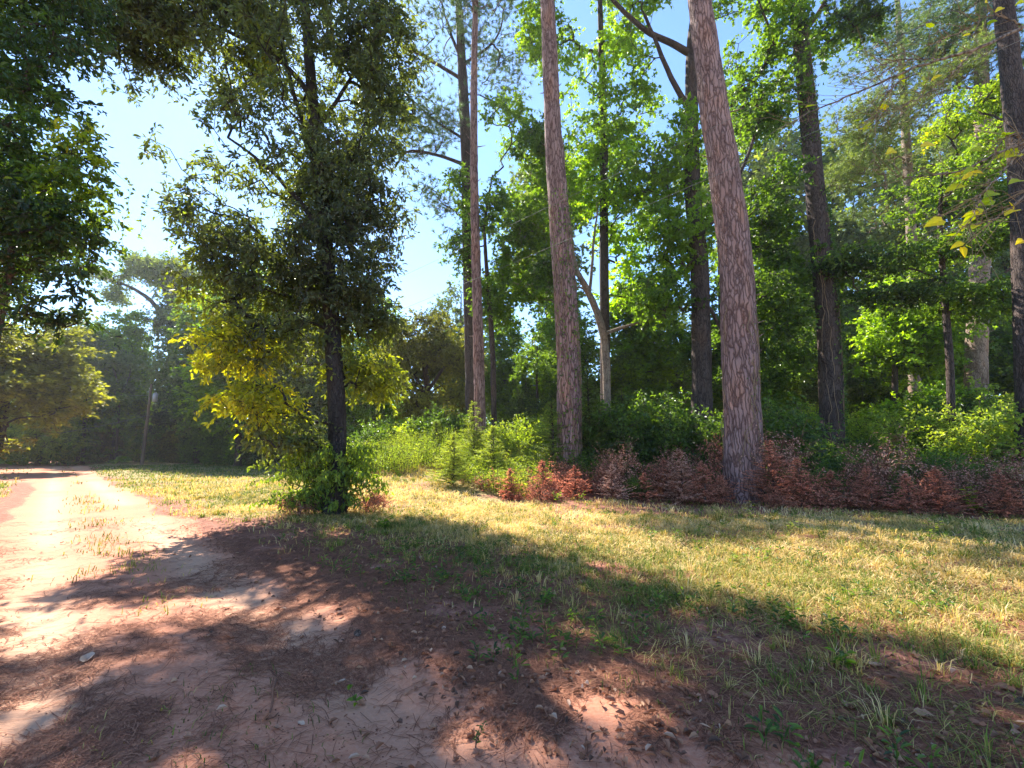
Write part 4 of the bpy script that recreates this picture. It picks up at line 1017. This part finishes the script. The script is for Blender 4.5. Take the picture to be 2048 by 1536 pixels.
# tussocks
x, y, r = sector(g, 9000, 2.2, 26); s = road_s(x, y)
ok = (g.random(len(x)) < grass_mask(x, y) * (1 - road_mask(x, y)) * .55 + .10 * (s > 4)) & ((y < 15) | (x < -1 - .25 * (y - 15)))
x, y, r = x[ok], y[ok], r[ok]; nb = 26; n = len(x)
X = np.repeat(x, nb); Y = np.repeat(y, nb); Rr_ = np.repeat(r, nb); sz = np.repeat(g.uniform(.5, 1.3, n), nb)
a = g.uniform(0, 6.28, n * nb); rad_ = np.abs(g.normal(0, .05, n * nb)) * sz
Dn = np.stack([np.cos(a), np.sin(a)], 1); X = X + Dn[:, 0] * rad_; Y = Y + Dn[:, 1] * rad_
tn = np.clip(np.repeat(g.choice([.15, .3, .5, .72], n, p=[.3, .3, .25, .15]), nb) + g.normal(0, .12, n * nb), 0, 1)
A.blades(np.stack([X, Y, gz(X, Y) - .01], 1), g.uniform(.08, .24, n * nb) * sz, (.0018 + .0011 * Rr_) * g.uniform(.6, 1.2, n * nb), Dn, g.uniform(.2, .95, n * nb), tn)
tag(A.build('grass', M['grass']), 'mixed straw and green grass covering the verge and field', 'grass', kind='stuff')

# low broad-leaved ground plants
g = rs(111); A = Acc()
x, y, r = sector(g, 5200, 2.4, 17)
s = road_s(x, y); ok = (g.random(len(x)) < sstep(2.9, 4.2, s) * .4 * (vn2(x, y, 1.2, 51) > .5)) & (y < 14)
x, y = x[ok], y[ok]; n = len(x)
for j in range(9):
    a = g.uniform(0, 6.28, n); up_ = g.uniform(.02, .14, n)
    C = np.stack([x + np.cos(a) * .02, y + np.sin(a) * .02, gz(x, y) + up_], 1)
    A.leaves(C, np.stack([np.cos(a), np.sin(a), g.uniform(.0, .9, n)], 1), np.tile([0, 0, 1.], (n, 1)) + g.normal(0, .2, (n, 3)), g.uniform(.04, .085, n), g.uniform(.015, .03, n), g.uniform(.0, .5, n), 'oval')
P = np.stack([np.stack([x, y, gz(x, y)], 1), np.stack([x, y, gz(x, y) + .08], 1), np.stack([x + .01, y, gz(x, y) + .15], 1)], 1)
A.tubes(P, np.array([[.003, .002, .001]]), 3, .3)
tag(A.build('ground_plants', M['leaf_green']), 'small green broad-leaved plants dotted through the verge', 'ground cover', kind='stuff')

# pine needles and leaf litter
def strips(g, x, y, L, W, tint, lift=.012, curve=.3):
    n = len(x); a = g.uniform(0, 6.28, n)
    d1 = np.stack([np.cos(a), np.sin(a)], 1); a2 = a + g.normal(0, curve, n); d2 = np.stack([np.cos(a2), np.sin(a2)], 1)
    p0 = np.stack([x, y], 1); p1 = p0 + d1 * L[:, None] * .5; p2 = p1 + d2 * L[:, None] * .5
    def P3(p, e): return np.stack([p[:, 0], p[:, 1], gz(p[:, 0], p[:, 1]) + e], 1)
    e0, e1, e2 = g.uniform(.002, lift, n), g.uniform(.003, lift * 1.4, n), g.uniform(.002, lift, n)
    q = [P3(p0, e0), P3(p1, e1), P3(p2, e2)]
    sd_ = np.stack([-np.sin(a), np.cos(a), np.zeros(n)], 1) * W[:, None] * .5
    V = np.stack([q[0] - sd_, q[0] + sd_, q[1] - sd_, q[1] + sd_, q[2] - sd_ * .4, q[2] + sd_ * .4], 1)
    k = np.arange(n)[:, None] * 6
    return V.reshape(-1, 3), np.concatenate([k + [[0, 1, 3, 2]], k + [[2, 3, 5, 4]]]), np.repeat(tint, 6)
g = rs(120); A = Acc()
x, y, r = sector(g, 420000, 1.3, 16)
s = road_s(x, y); cl = vn2(x, y, 1.6, 61) + .5 * (vn2(x, y, 5, 62) - .5)
inroad = (s > 0) & (s < 2.9)
pr = np.where(inroad, .55 * sstep(.48, .72, cl) + .03, .95 * sstep(.2, .5, cl))
pr = np.where(s < 0, .35 * sstep(.3, .6, cl), pr)
pr = pr * np.where(y > 9, .5, 1)
ok = g.random(len(x)) < pr
x, y, r = x[ok], y[ok], r[ok]; n = len(x)
V, Q, T = strips(g, x, y, g.uniform(.08, .2, n), .0022 + .0006 * r, g.uniform(.1, .85, n))
A.add(V, Q, None, T)
tag(A.build('pine_needles', M['litter']), 'fallen reddish pine needles matted over the track and verge', 'pine needles', kind='stuff')

g = rs(121); A = Acc()
x, y, r = sector(g, 20000, 1.5, 16)
s = road_s(x, y)
ok = g.random(len(x)) < (np.where((s > 2.6) & (s < 6.5), .5, .02) + np.where((s <= 2.6) & (s > 1.8), .06, 0)) * sstep(.3, .6, vn2(x, y, 1.3, 65) + .1)
x, y = x[ok], y[ok]; n = len(x)
C = np.stack([x, y, gz(x, y) + g.uniform(.004, .03, n)], 1)
A.leaves(C, g.normal(0, 1, (n, 3)) * [1, 1, .2], g.normal(0, .35, (n, 3)) + [0, 0, 1], g.uniform(.02, .08, n), g.uniform(.01, .045, n), np.clip(g.normal(.35, .25, n), 0, .85), 'oval', fold=.35)
tag(A.build('leaf_litter', M['leaf_fallen']), 'crumpled brown leaf litter along the shaded verge', 'leaf litter', kind='stuff')

# straw thatch lying in the grass
g = rs(123); A = Acc()
x, y, r = sector(g, 260000, 2.2, 30)
s = road_s(x, y); ok = g.random(len(x)) < np.maximum(grass_mask(x, y) * (1 - road_mask(x, y)), .10 * (s > 4)) * (.3 + .7 * sstep(.3, .6, vn2(x, y, 1.1, 93))) * ((y < 15) | (x < -1 - .25 * (y - 15)))
x, y, r = x[ok], y[ok], r[ok]; n = len(x)
V, Q, T = strips(g, x, y, g.uniform(.07, .24, n), .0008 + .0009 * r, np.clip(.32 + .2 * sstep(5, 9, r) + .6 * (vn2(x, y, .8, 94) - .4) + g.normal(0, .16, n), 0, 1), lift=.06, curve=.6)
A.add(V, Q, None, T)
tag(A.build('straw_thatch', M['grass']), 'dry flattened straw matted through the grass', 'dry grass', kind='stuff')

# pebbles on the track
g = rs(122); A = Acc()
x, y, r = sector(g, 7000, 1.5, 9); s = road_s(x, y); ok = (s > 0) & (s < 3.0) & (vn2(x, y, 1.2, 71) > .45); x, y = x[ok], y[ok]; n = len(x)
sz = g.uniform(.003, .009, n)[:, None]
c = np.stack([x, y, gz(x, y)], 1)
O = np.array([[1, 0, 0], [0, 1, 0], [-1, 0, 0], [0, -1, 0], [0, 0, .8]])
V = c[:, None] + sz[:, None] * (O[None] * g.uniform(.7, 1.3, (n, 5, 1)))
k = np.arange(n)[:, None] * 5
A.add(V.reshape(-1, 3), None, np.concatenate([k + [[0, 1, 4]], k + [[1, 2, 4]], k + [[2, 3, 4]], k + [[3, 0, 4]]]), np.repeat(g.uniform(0, .5, n), 5))
tag(A.build('grit', M['litter']), 'dark grit scattered over the sandy track', 'grit', kind='stuff')

# ------------------------------------------------------------------ single fallen leaves, sprigs, stick, cone
def fallen_mesh(seed, lob):
    g = rs(seed); n = 14; V = [[0, 0, .012]]; th = np.linspace(0, 2 * math.pi, n, endpoint=False)
    for i, t in enumerate(th):
        rr = .5 * (1 if not lob else (1.0 if i % 2 else .62)) * (1 - .35 * abs(math.sin(t)))
        V.append([math.cos(t) * rr, math.sin(t) * rr, .06 + .16 * g.random() + .12 * abs(math.sin(t))])
    T = [[0, 1 + i, 1 + (i + 1) % n] for i in range(n)]
    V = np.array(V); V = np.vstack([V, [[.5, -.01, .1], [.5, .01, .1], [.85, .03, .22]]]); T.append([n + 1, n + 2, n + 3])
    return V, T
FL = []
for i, (lob, tn) in enumerate(((0, .45), (1, .62), (1, .3), (0, .85), (0, .66))):
    V, T = fallen_mesh(130 + i, lob); A = Acc(); A.add(V, None, T, tn); FL.append(A.mesh('fallen_leaf', M['leaf_fallen']))
spots = [(175, 1320, .13, 3, 'large pale upturned leaf on the shaded left of the track'), (677, 1228, .08, 1, 'curled red-brown leaf at the back middle of the track'),
    (741, 1357, .07, 0, 'brown curled leaf right of the small stick'), (669, 1371, .07, 1, 'rusty lobed leaf between stick and uprooted sprig'), (721, 1409, .08, 1, 'orange leaf touching the uprooted sprig'),
    (602, 1449, .05, 3, 'white scrap of leaf below the stick'), (1040, 1266, .11, 3, 'whitish leaf at the track edge in the centre'), (984, 1263, .11, 4, 'tan leaf near the centre track edge'),
    (888, 1258, .06, 3, 'small white leaf on the back track dapple'), (812, 1237, .05, 3, 'tiny white leaf left of the small white leaf'), (1390, 1396, .1, 4, 'tan leaf on needles at lower right'),
    (1500, 1398, .1, 0, 'brown leaf right of the tan leaf at lower right'), (1700, 1418, .13, 4, 'long tan leaf at lower right verge'), (1850, 1436, .12, 4, 'tan leaf in the lower right shade'),
    (1490, 1228, .06, 3, 'white crumpled leaf amid shaded verge plants'), (1303, 1205, .08, 3, 'pale lilac leaf in the shaded verge'), (1750, 1334, .12, 3, 'whitish curled leaf right of the broad green weed'),
    (1328, 1217, .07, 1, 'orange-red leaf beside the pale lilac leaf'), (1830, 1315, .12, 1, 'dark brown lobed leaf in the right shade'), (2010, 1380, .11, 0, 'brown leaf near the right edge'),
    (1560, 1345, .1, 1, 'rusty lobed leaf right of centre on the verge'), (348, 1110, .09, 1, 'upright brown leaf on the sunny track centre'), (830, 1540, .1, 0, 'brown leaf at the bottom edge')]
for px, py, s_, k_, lb in spots:
    p = GPY(px, py); o = bpy.data.objects.new('fallen_leaf', FL[k_]); COL.objects.link(o)
    o.location = p; o.rotation_euler = (random.Random(px).uniform(-.3, .3), random.Random(py).uniform(-.3, .3), px * .37); o.scale = (s_, s_, s_)
    tag(o, lb, 'leaf', 'single fallen leaves')
g = rs(140)
for i in range(150):
    while True:
        px, py = g.uniform(60, 2040), g.uniform(1080, 1530); p = GPY(px, py); s = road_s(p[0], p[1])
        if (2.4 < s < 6.2 and g.random() < .9) or (0 < s <= 2.4 and g.random() < .06): break
    o = bpy.data.objects.new('fallen_leaf', FL[int(g.choice([0, 1, 2, 4], p=[.38, .32, .28, .02]))]); COL.objects.link(o)
    s_ = g.uniform(.05, .1)
    o.location = p; o.rotation_euler = (g.uniform(-.4, .4), g.uniform(-.4, .4), g.uniform(0, 6.28)); o.scale = (s_, s_, s_)
    tag(o, 'brown curled fallen leaf lying among needles and grass', 'leaf', 'brown leaves scattered on the ground')

# stick
A = Acc(); q = np.array([GPY(a, b) + [0, 0, .014] for a, b in ((552, 1364), (546, 1385), (545, 1405), (541, 1425), (533, 1443))])
A.tubes(catmull(q, 20)[None], np.linspace(.009, .006, 20)[None], 7, .5)
q2 = np.array([GPY(a, b) + [0, 0, .012] for a, b in ((533, 1443), (548, 1438), (556, 1430))]); A.tubes(catmull(q2, 8)[None], np.full((1, 8), .004), 5, .3)
tag(A.build('stick', M['deadtwig'], None, True), 'crooked thin stick lying on the track in the foreground', 'stick')
# cones
A = Acc(); g = rs(150)
for k_ in range(60):
    t = k_ / 60; ph = k_ * 2.4; rr = .035 * math.sin(math.pi * (.12 + .85 * t))
    c = np.array([[t * .09, math.cos(ph) * rr * .4, math.sin(ph) * rr * .4 + .03]])
    A.leaves(c, np.array([[.25, math.cos(ph), math.sin(ph)]]), np.array([[1., 0, 0]]), rr + .008, .02, np.array([g.random()]), 'oval')
cm = A.mesh('pine_cone', M['cone'])
for px, py, lb in ((1640, 1256, 'grey pine cone in the shaded verge grass'), (2040, 1408, 'pine cone at the right picture edge'), (715, 1269, 'dark crushed pine cone on the track')):
    o = bpy.data.objects.new('pine_cone', cm); COL.objects.link(o); o.location = GPY(px, py); o.rotation_euler = (0, 0, px); o.scale = (.7, .7, .7); tag(o, lb, 'pine cone')

def sprig(name, p, label, h, nst, nl, L, W, leafm, seed, tint=.5, spread=.35, cat='plant'):
    g = rs(seed); root = empty(name, p, 0, label, cat); St, Lf = Acc(), Acc()
    for i in range(nst):
        a = g.uniform(0, 6.28); e = np.array([math.cos(a) * spread * h, math.sin(a) * spread * h, h * g.uniform(.7, 1.05)])
        q = catmull([np.zeros(3), e * [.3, .3, .5], e], 12); St.tubes(q[None], np.linspace(.004, .0015, 12)[None] * (h / .4) ** .5, 4, .6)
        t = np.linspace(3, 11, nl).astype(int); c = q[t]; ph = np.arange(nl) * 2.4 + a
        Lf.leaves(c, np.stack([np.cos(ph), np.sin(ph), np.full(nl, .25)], 1), np.tile([0, 0, 1.], (nl, 1)), L * g.uniform(.7, 1.1, nl), W, g.normal(tint, .12, nl).clip(0, 1), 'oval')
    St.build('stem', M['twig'], root); Lf.build('foliage', leafm, root); return root
sprig('weed_sprig', GPY(716, 1410), 'small uprooted green sprig lying on the track foreground', .09, 3, 3, .06, .035, M['leaf_sweet'], 161, .35, .9)
sprig('weed_sprig', GPY(950, 1500), 'thin dark seedling at the bottom centre of the track', .16, 3, 9, .03, .012, M['leaf_green'], 162, .2)
sprig('weed_sprig', GPY(1300, 1085), 'first dark tall weed on the sunlit shadow edge', .28, 2, 9, .09, .03, M['leaf_green'], 163, .2)
sprig('weed_sprig', GPY(1352, 1090), 'second dark weed on the shadow edge, right of the first', .3, 2, 9, .08, .03, M['leaf_green'], 164, .25)
sprig('weed_sprig', GPY(1505, 1045), 'thin pale weed before the thick pine', .45, 2, 8, .07, .02, M['leaf_weed'], 165, .6)
sprig('weed_sprig', GPY(1580, 1065), 'small yellow-green weed right of the thin pale one', .3, 2, 6, .08, .03, M['leaf_weed'], 166, .5)
sprig('weed_sprig', GPY(1860, 1090), 'light green weed standing in sunlit grass at right', .45, 3, 9, .08, .03, M['leaf_weed'], 167, .6)
sprig('weed_sprig', GPY(2005, 1085), 'tall grey-green weed near the right edge', .7, 2, 12, .09, .025, M['leaf_pale'], 168, .6)
sprig('weed_sprig', GPY(1115, 1005), 'bright green weed in front of the rusty brush', .35, 4, 7, .12, .05, M['leaf_weed'], 169, .3)
sprig('weed_sprig', GPY(1165, 1003), 'bright green weed right of its twin before the rusty brush', .3, 3, 7, .11, .05, M['leaf_weed'], 170, .35)
sprig('weed_sprig', GP(1945, 12.2), 'leafy yellow-green sprig rising from the right dead brush', .85, 5, 12, .16, .06, M['leaf_weed'], 171, .4)
sprig('weed_sprig', GPY(770, 1060), 'green seedling in the shade right of the hickory foot', .25, 4, 6, .14, .06, M['leaf_sweet'], 172, .3)
sprig('weed_sprig', GPY(1690, 1340), 'broad-leaved green weed in the lower right verge', .12, 3, 6, .09, .04, M['leaf_sweet'], 173, .4)
sprig('weed_sprig', GPY(1535, 860 + 260), 'dark verge weed below the thick pine shadow', .2, 3, 8, .07, .02, M['leaf_sweet'], 174, .3)
# grass tuft at pine foot
g = rs(175); A = Acc(); p = GPY(1440, 1045); n = 190; a = g.uniform(0, 6.28, n)
A.blades(np.zeros((n, 3)) + g.normal(0, .06, (n, 3)) * [1, 1, 0], g.uniform(.25, .6, n), .009, np.stack([np.cos(a), np.sin(a)], 1), g.uniform(.3, 1, n), g.uniform(.1, .8, n))
o = A.build('grass_tuft', M['grass']); o.location = p; tag(o, 'arching grass tuft left of the thick pine foot', 'grass tuft')
# broken stump
A, C_, _ = trunk_mesh([np.array([0, 0, -.1]), np.array([.03, 0, .35]), np.array([.12, 0, .7]), np.array([.2, 0, 1.05])], [.13, .11, .07, .02], 14, 40, .4, .05, 5, fz=(20, 20, 4))
m_ = bark_mat('rotten_wood', (.42, .17, .08), (.08, .03, .02), (20, 20, 3), (.25, .09, .05), 1.)
o = A.build('broken_stump', m_, None, True); o.location = GP(1318, 15.2); tag(o, 'splintered orange broken stump sticking out of the brown brush', 'stump')

# ------------------------------------------------------------------ near yellow-leaved branches at upper right
g = rs(180); base = np.array([5.3, 3.0, float(gz(5.3, 3.0))])
root = empty('yellow_sapling', base, 0, 'thin bare-branched sapling reaching in from the right with bright yellow leaves', 'tree')
A, C_, _ = trunk_mesh([base - [0, 0, .2], base + [0, 0, 1.5], base + [-.1, 0, 3], base + [-.2, .1, 5.2]], [.06, .05, .045, .02], 14, 50, .3, .004, 9)
A.build('trunk', M['bark_pale'], root, True, base)
B, Tw, Lf = Acc(), Acc(), Acc()
tp = C_[30]; tq = C_[16]
br = [([tp, PX(2130, 20, 3), PX(2048, 55, 2.9), PX(1950, 98, 2.8), PX(1880, 118, 2.8), PX(1790, 152, 2.8), PX(1690, 195, 2.8), PX(1600, 235, 2.8), PX(1555, 262, 2.8)], .016, .002),
      ([PX(1950, 98, 2.8), PX(1900, 150, 2.8), PX(1840, 195, 2.8), PX(1760, 230, 2.85)], .006, .002), ([PX(1880, 118, 2.8), PX(1800, 120, 2.8), PX(1740, 140, 2.8)], .005, .0015),
      ([PX(2048, 55, 2.9), PX(1990, 30, 2.9), PX(1930, 60, 2.9), PX(1850, 95, 2.9)], .006, .002), ([PX(1820, 148, 2.8), PX(1790, 170, 2.8), PX(1765, 200, 2.8), PX(1750, 235, 2.8)], .005, .002),
      ([tq, PX(2140, 300, 2.7), PX(2060, 285, 2.6), PX(1990, 310, 2.6), PX(1930, 338, 2.6), PX(1850, 352, 2.6), PX(1790, 355, 2.6)], .012, .002),
      ([PX(2060, 285, 2.6), PX(2000, 350, 2.6), PX(1960, 400, 2.6), PX(1935, 470, 2.6)], .006, .002), ([PX(2060, 285, 2.6), PX(2020, 270, 2.6), PX(1990, 300, 2.6)], .005, .002),
      ([PX(2140, 300, 2.7), PX(2060, 380, 2.6), PX(2000, 430, 2.6), PX(1950, 450, 2.6)], .006, .002)]
paths = []
for p, a_, b_ in br:
    q = catmull(p, 40) + g.normal(0, .004, (40, 3)); paths.append(q); B.tubes(q[None], np.linspace(a_, b_, 40)[None], 6)
for q in paths:
    for j in range(40):
        i = int(g.uniform(6, 39)); c = q[i]; tdir = (q[min(i + 1, 39)] - q[i - 1]); tdir /= np.linalg.norm(tdir)
        dd = tdir * .7 + g.normal(0, .5, 3); l = g.uniform(.06, .32); e = c + dd * l
        Tw.tubes(np.array([[c, c + dd * l * .5 + g.normal(0, .012, 3), e]]), np.array([[.0022, .0016, .0009]]), 4, .95)
        if g.random() < .1:
            Lf.leaves(e[None], (tdir * .4 + g.normal(0, .4, 3) - [0, 0, .35])[None], (np.array([0, -.9, .6]) + g.normal(0, .4, 3))[None], g.uniform(.05, .085), g.uniform(.035, .06), np.array([g.random()]), 'heart', fold=.1)
for px, py, dd_, s_ in [(1605, 205, 2.8, 1), (1632, 210, 2.8, .9), (1700, 158, 2.8, .5), (1862, 55, 2.8, .9), (1940, 68, 2.8, .5), (2005, 15, 2.9, .8), (1820, 133, 2.8, .6), (1880, 150, 2.8, .8), (1860, 165, 2.8, .7),
    (1872, 292, 2.6, 1.5), (1788, 300, 2.6, 1), (1940, 340, 2.6, 1.1), (1965, 345, 2.6, .9), (1885, 440, 2.6, 1.3), (1925, 370, 2.6, 1.3), (1990, 385, 2.6, 1.3), (2035, 300, 2.6, 1.2), (2030, 265, 2.6, 1.1), (2040, 310, 2.6, 1.2),
    (1985, 400, 2.6, 1.1), (1960, 425, 2.6, 1.1), (1955, 450, 2.6, .9), (1925, 485, 2.6, .8), (2030, 420, 2.6, 1.3), (1730, 245, 2.8, .5), (1715, 255, 2.8, .5), (1940, 495, 2.6, .5), (2040, 360, 2.6, 1.1)]:
    c = PX(px, py, dd_)
    dv = np.array([-1, g.normal(0, .4), g.uniform(-.7, .3)])
    Lf.leaves(c[None], dv[None], np.array([[g.normal(0, .3), -.8, .7 + g.normal(0, .3)]]), .085 * s_, .06 * s_, np.array([g.random()]), 'heart', fold=.08)
    allp = np.vstack(paths); nb = allp[np.argmin(np.linalg.norm(allp - c, axis=1))]
    Tw.tubes(np.array([[nb, (nb + c) / 2 + [0, 0, .015], c]]), np.array([[.002, .0015, .001]]), 4, .95)
B.build('branches', M['bark_pale'], root, True, base); Tw.build('twigs', M['twig'], root, False, base); Lf.build('foliage', M['leaf_yellow'], root, False, base)

# ------------------------------------------------------------------ vines and ivy on trunks
# (each belongs to its pine, so it is a part of that tree)
def ivy_on(root, label_, pts, d, r, n, seed, leafm, z0, z1, side=0, spread=2.2, L=.14):
    g = rs(seed); C = catmull([GP(pts[0][0], d)] + [PX(a, b, d) for a, b in pts[1:]], 200)
    h = g.uniform(z0, z1, n) * 199; c = C[h.astype(int)]; a = side + g.normal(0, spread, n)
    rr = np.interp(h / 199, [0, 1], [r[0], r[1]]) + g.uniform(.02, .14, n)
    pos = c + np.stack([np.sin(a) * rr, -np.cos(a) * rr, np.zeros(n)], 1)
    A = Acc(); A.leaves(pos, g.normal(0, .5, (n, 3)) - [0, 0, .8], np.stack([np.sin(a), -np.cos(a), a * 0 + .3], 1) + g.normal(0, .3, (n, 3)), g.uniform(.7, 1.2, n) * L, g.uniform(.5, .9, n) * L, g.uniform(.0, .5, n), 'star')
    for j in range(7):
        m_ = 40; hh = np.linspace(z0 * 199, z1 * 199 * g.uniform(.7, 1), m_); a = side + g.normal(0, .8) + np.cumsum(g.normal(0, .12, m_)); rr = np.interp(hh / 199, [0, 1], [r[0], r[1]]) + .02
        P = C[hh.astype(int)] + np.stack([np.sin(a) * rr, -np.cos(a) * rr, np.zeros(m_)], 1)
        A.tubes(P[None], np.full((1, m_), .014), 5, .9, 1)
    A.build('climbing_ivy', [M[leafm], M['twig']], root, False, np.array(root.location))
for o in list(COL.objects):
    lb = o.get('label', '')
    if lb.startswith('dark pine trunk with ivy'):
        ivy_on(o, '', [(1666, 870), (1660, 720), (1648, 560), (1632, 400), (1612, 180), (1592, 0)], 21, (.5, .4), 1300, 191, 'leaf_green', 0, .62, 1.0, .45)
        ivy_on(o, '', [(1666, 870), (1660, 720), (1648, 560), (1632, 400), (1612, 180), (1592, 0)], 21, (.42, .36), 900, 192, 'leaf_sweet', .7, 1, 0, 1.2)
    if lb.startswith('tall vine-tangled'):
        ivy_on(o, '', [(1140, 870), (1137, 700), (1122, 480), (1106, 250)], 18.5, (.5, .44), 900, 193, 'leaf_green', 0, .8, .6, .9, .1)
    if lb.startswith('thick lit pine'):
        ivy_on(o, '', [(1487, 1000), (1482, 800), (1478, 650), (1466, 470)], 15.2, (.6, .54), 60, 194, 'leaf_green', 0, .75, .5, .5, .06)

# ------------------------------------------------------------------ utility pole and wires
d = 50; pb = GP(284, d); top = PX(303, 768, d)
root = empty('utility_pole', pb, 0, 'weathered wooden utility pole with a small grey transformer at the field edge', 'utility pole')
A, _, _ = trunk_mesh([pb - [0, 0, .3], pb * .5 + top * .5, top], [.17, .15, .12], 14, 20, 0, .0, 4); A.build('pole', M['pole_wood'], root, True, pb)
A = Acc(); c = PX(306, 795, d) + [.28, -.05, 0]
A.tubes(np.array([[c - [0, 0, .48], c - [0, 0, .47], c + [0, 0, .4], c + [0, 0, .45], c + [0, 0, .47]]]), np.array([[.01, .24, .24, .18, .01]]), 16, .5)
A.tubes(np.array([[c + [.08, 0, .45], c + [.08, 0, .6]], [c + [-.08, 0, .45], c + [-.08, 0, .6]]]), .03, 8, .5)
A.build('transformer', M['can_grey'], root, True, pb)
far_top = np.array([9.2, 6.6, 9.6])
pole2 = np.array([24.4, -6.4, float(gz(24.4, -6.4))])
def wire(p0, p1, sag, label, r=.0042, tmax=1.0):
    t = np.linspace(0, tmax, 70)[:, None]; P = p0 + (p1 - p0) * t; P[:, 2:] -= 4 * sag * t * (1 - t)
    A = Acc(); A.tubes(P[None], np.linspace(r * 2.4, r * .8, 70)[None], 5, .5)
    tag(A.build('power_line', M['wire']), label, 'cable')
wire(PX(303, 768, d), np.array([8.3, 8.2, 10.3]), .55, 'upper pale power line running from the pole to the upper right', tmax=1.3)
wire(PX(304, 789, d), np.array([8.6, 7.6, 8.9]), .95, 'lower pale power line running from the pole to the upper right', .0045, 1.3)
wire(PX(303, 790, d), PX(60, 793, 66), .1, 'level wire leaving the pole to the left', .01)
wire(PX(300, 830, d), PX(-200, 905, 40), .5, 'sagging low wire crossing left of the pole', .01)
A, _, _ = trunk_mesh([pole2 - [0, 0, .3], pole2 + [0, 0, 6], pole2 + [0, 0, 12.4]], [.16, .14, .11], 14, 20, 0, 0, 6)
o = A.build('utility_pole', M['pole_wood'], None, True); tag(o, 'wooden utility pole outside the right edge holding the near wire ends', 'utility pole')

# ------------------------------------------------------------------ haze
m, nt, out = newmat('haze')
pv = nt.nodes.new('ShaderNodeVolumePrincipled')
pv.inputs['Color'].default_value = (.86, .92, 1, 1); pv.inputs['Density'].default_value = .0004; pv.inputs['Anisotropy'].default_value = .5
nt.links.new(pv.outputs[0], out.inputs['Volume'])
A = Acc(); X0, X1, Y0, Y1, Z0, Z1 = -610, 610, -610, 610, -1.5, 45
V = [[x, y, z] for x in (X0, X1) for y in (Y0, Y1) for z in (Z0, Z1)]
A.add(V, [[0, 1, 3, 2], [4, 6, 7, 5], [0, 4, 5, 1], [2, 3, 7, 6], [0, 2, 6, 4], [1, 5, 7, 3]])
o = A.build('haze', m); tag(o, 'thin bluish sunlit haze filling the wood', 'haze', kind='stuff')
for k_, v in PT.items():
    if '_placed' in v[0]: pass
for o in COL.objects:
    if '_placed' in o: del o['_placed']
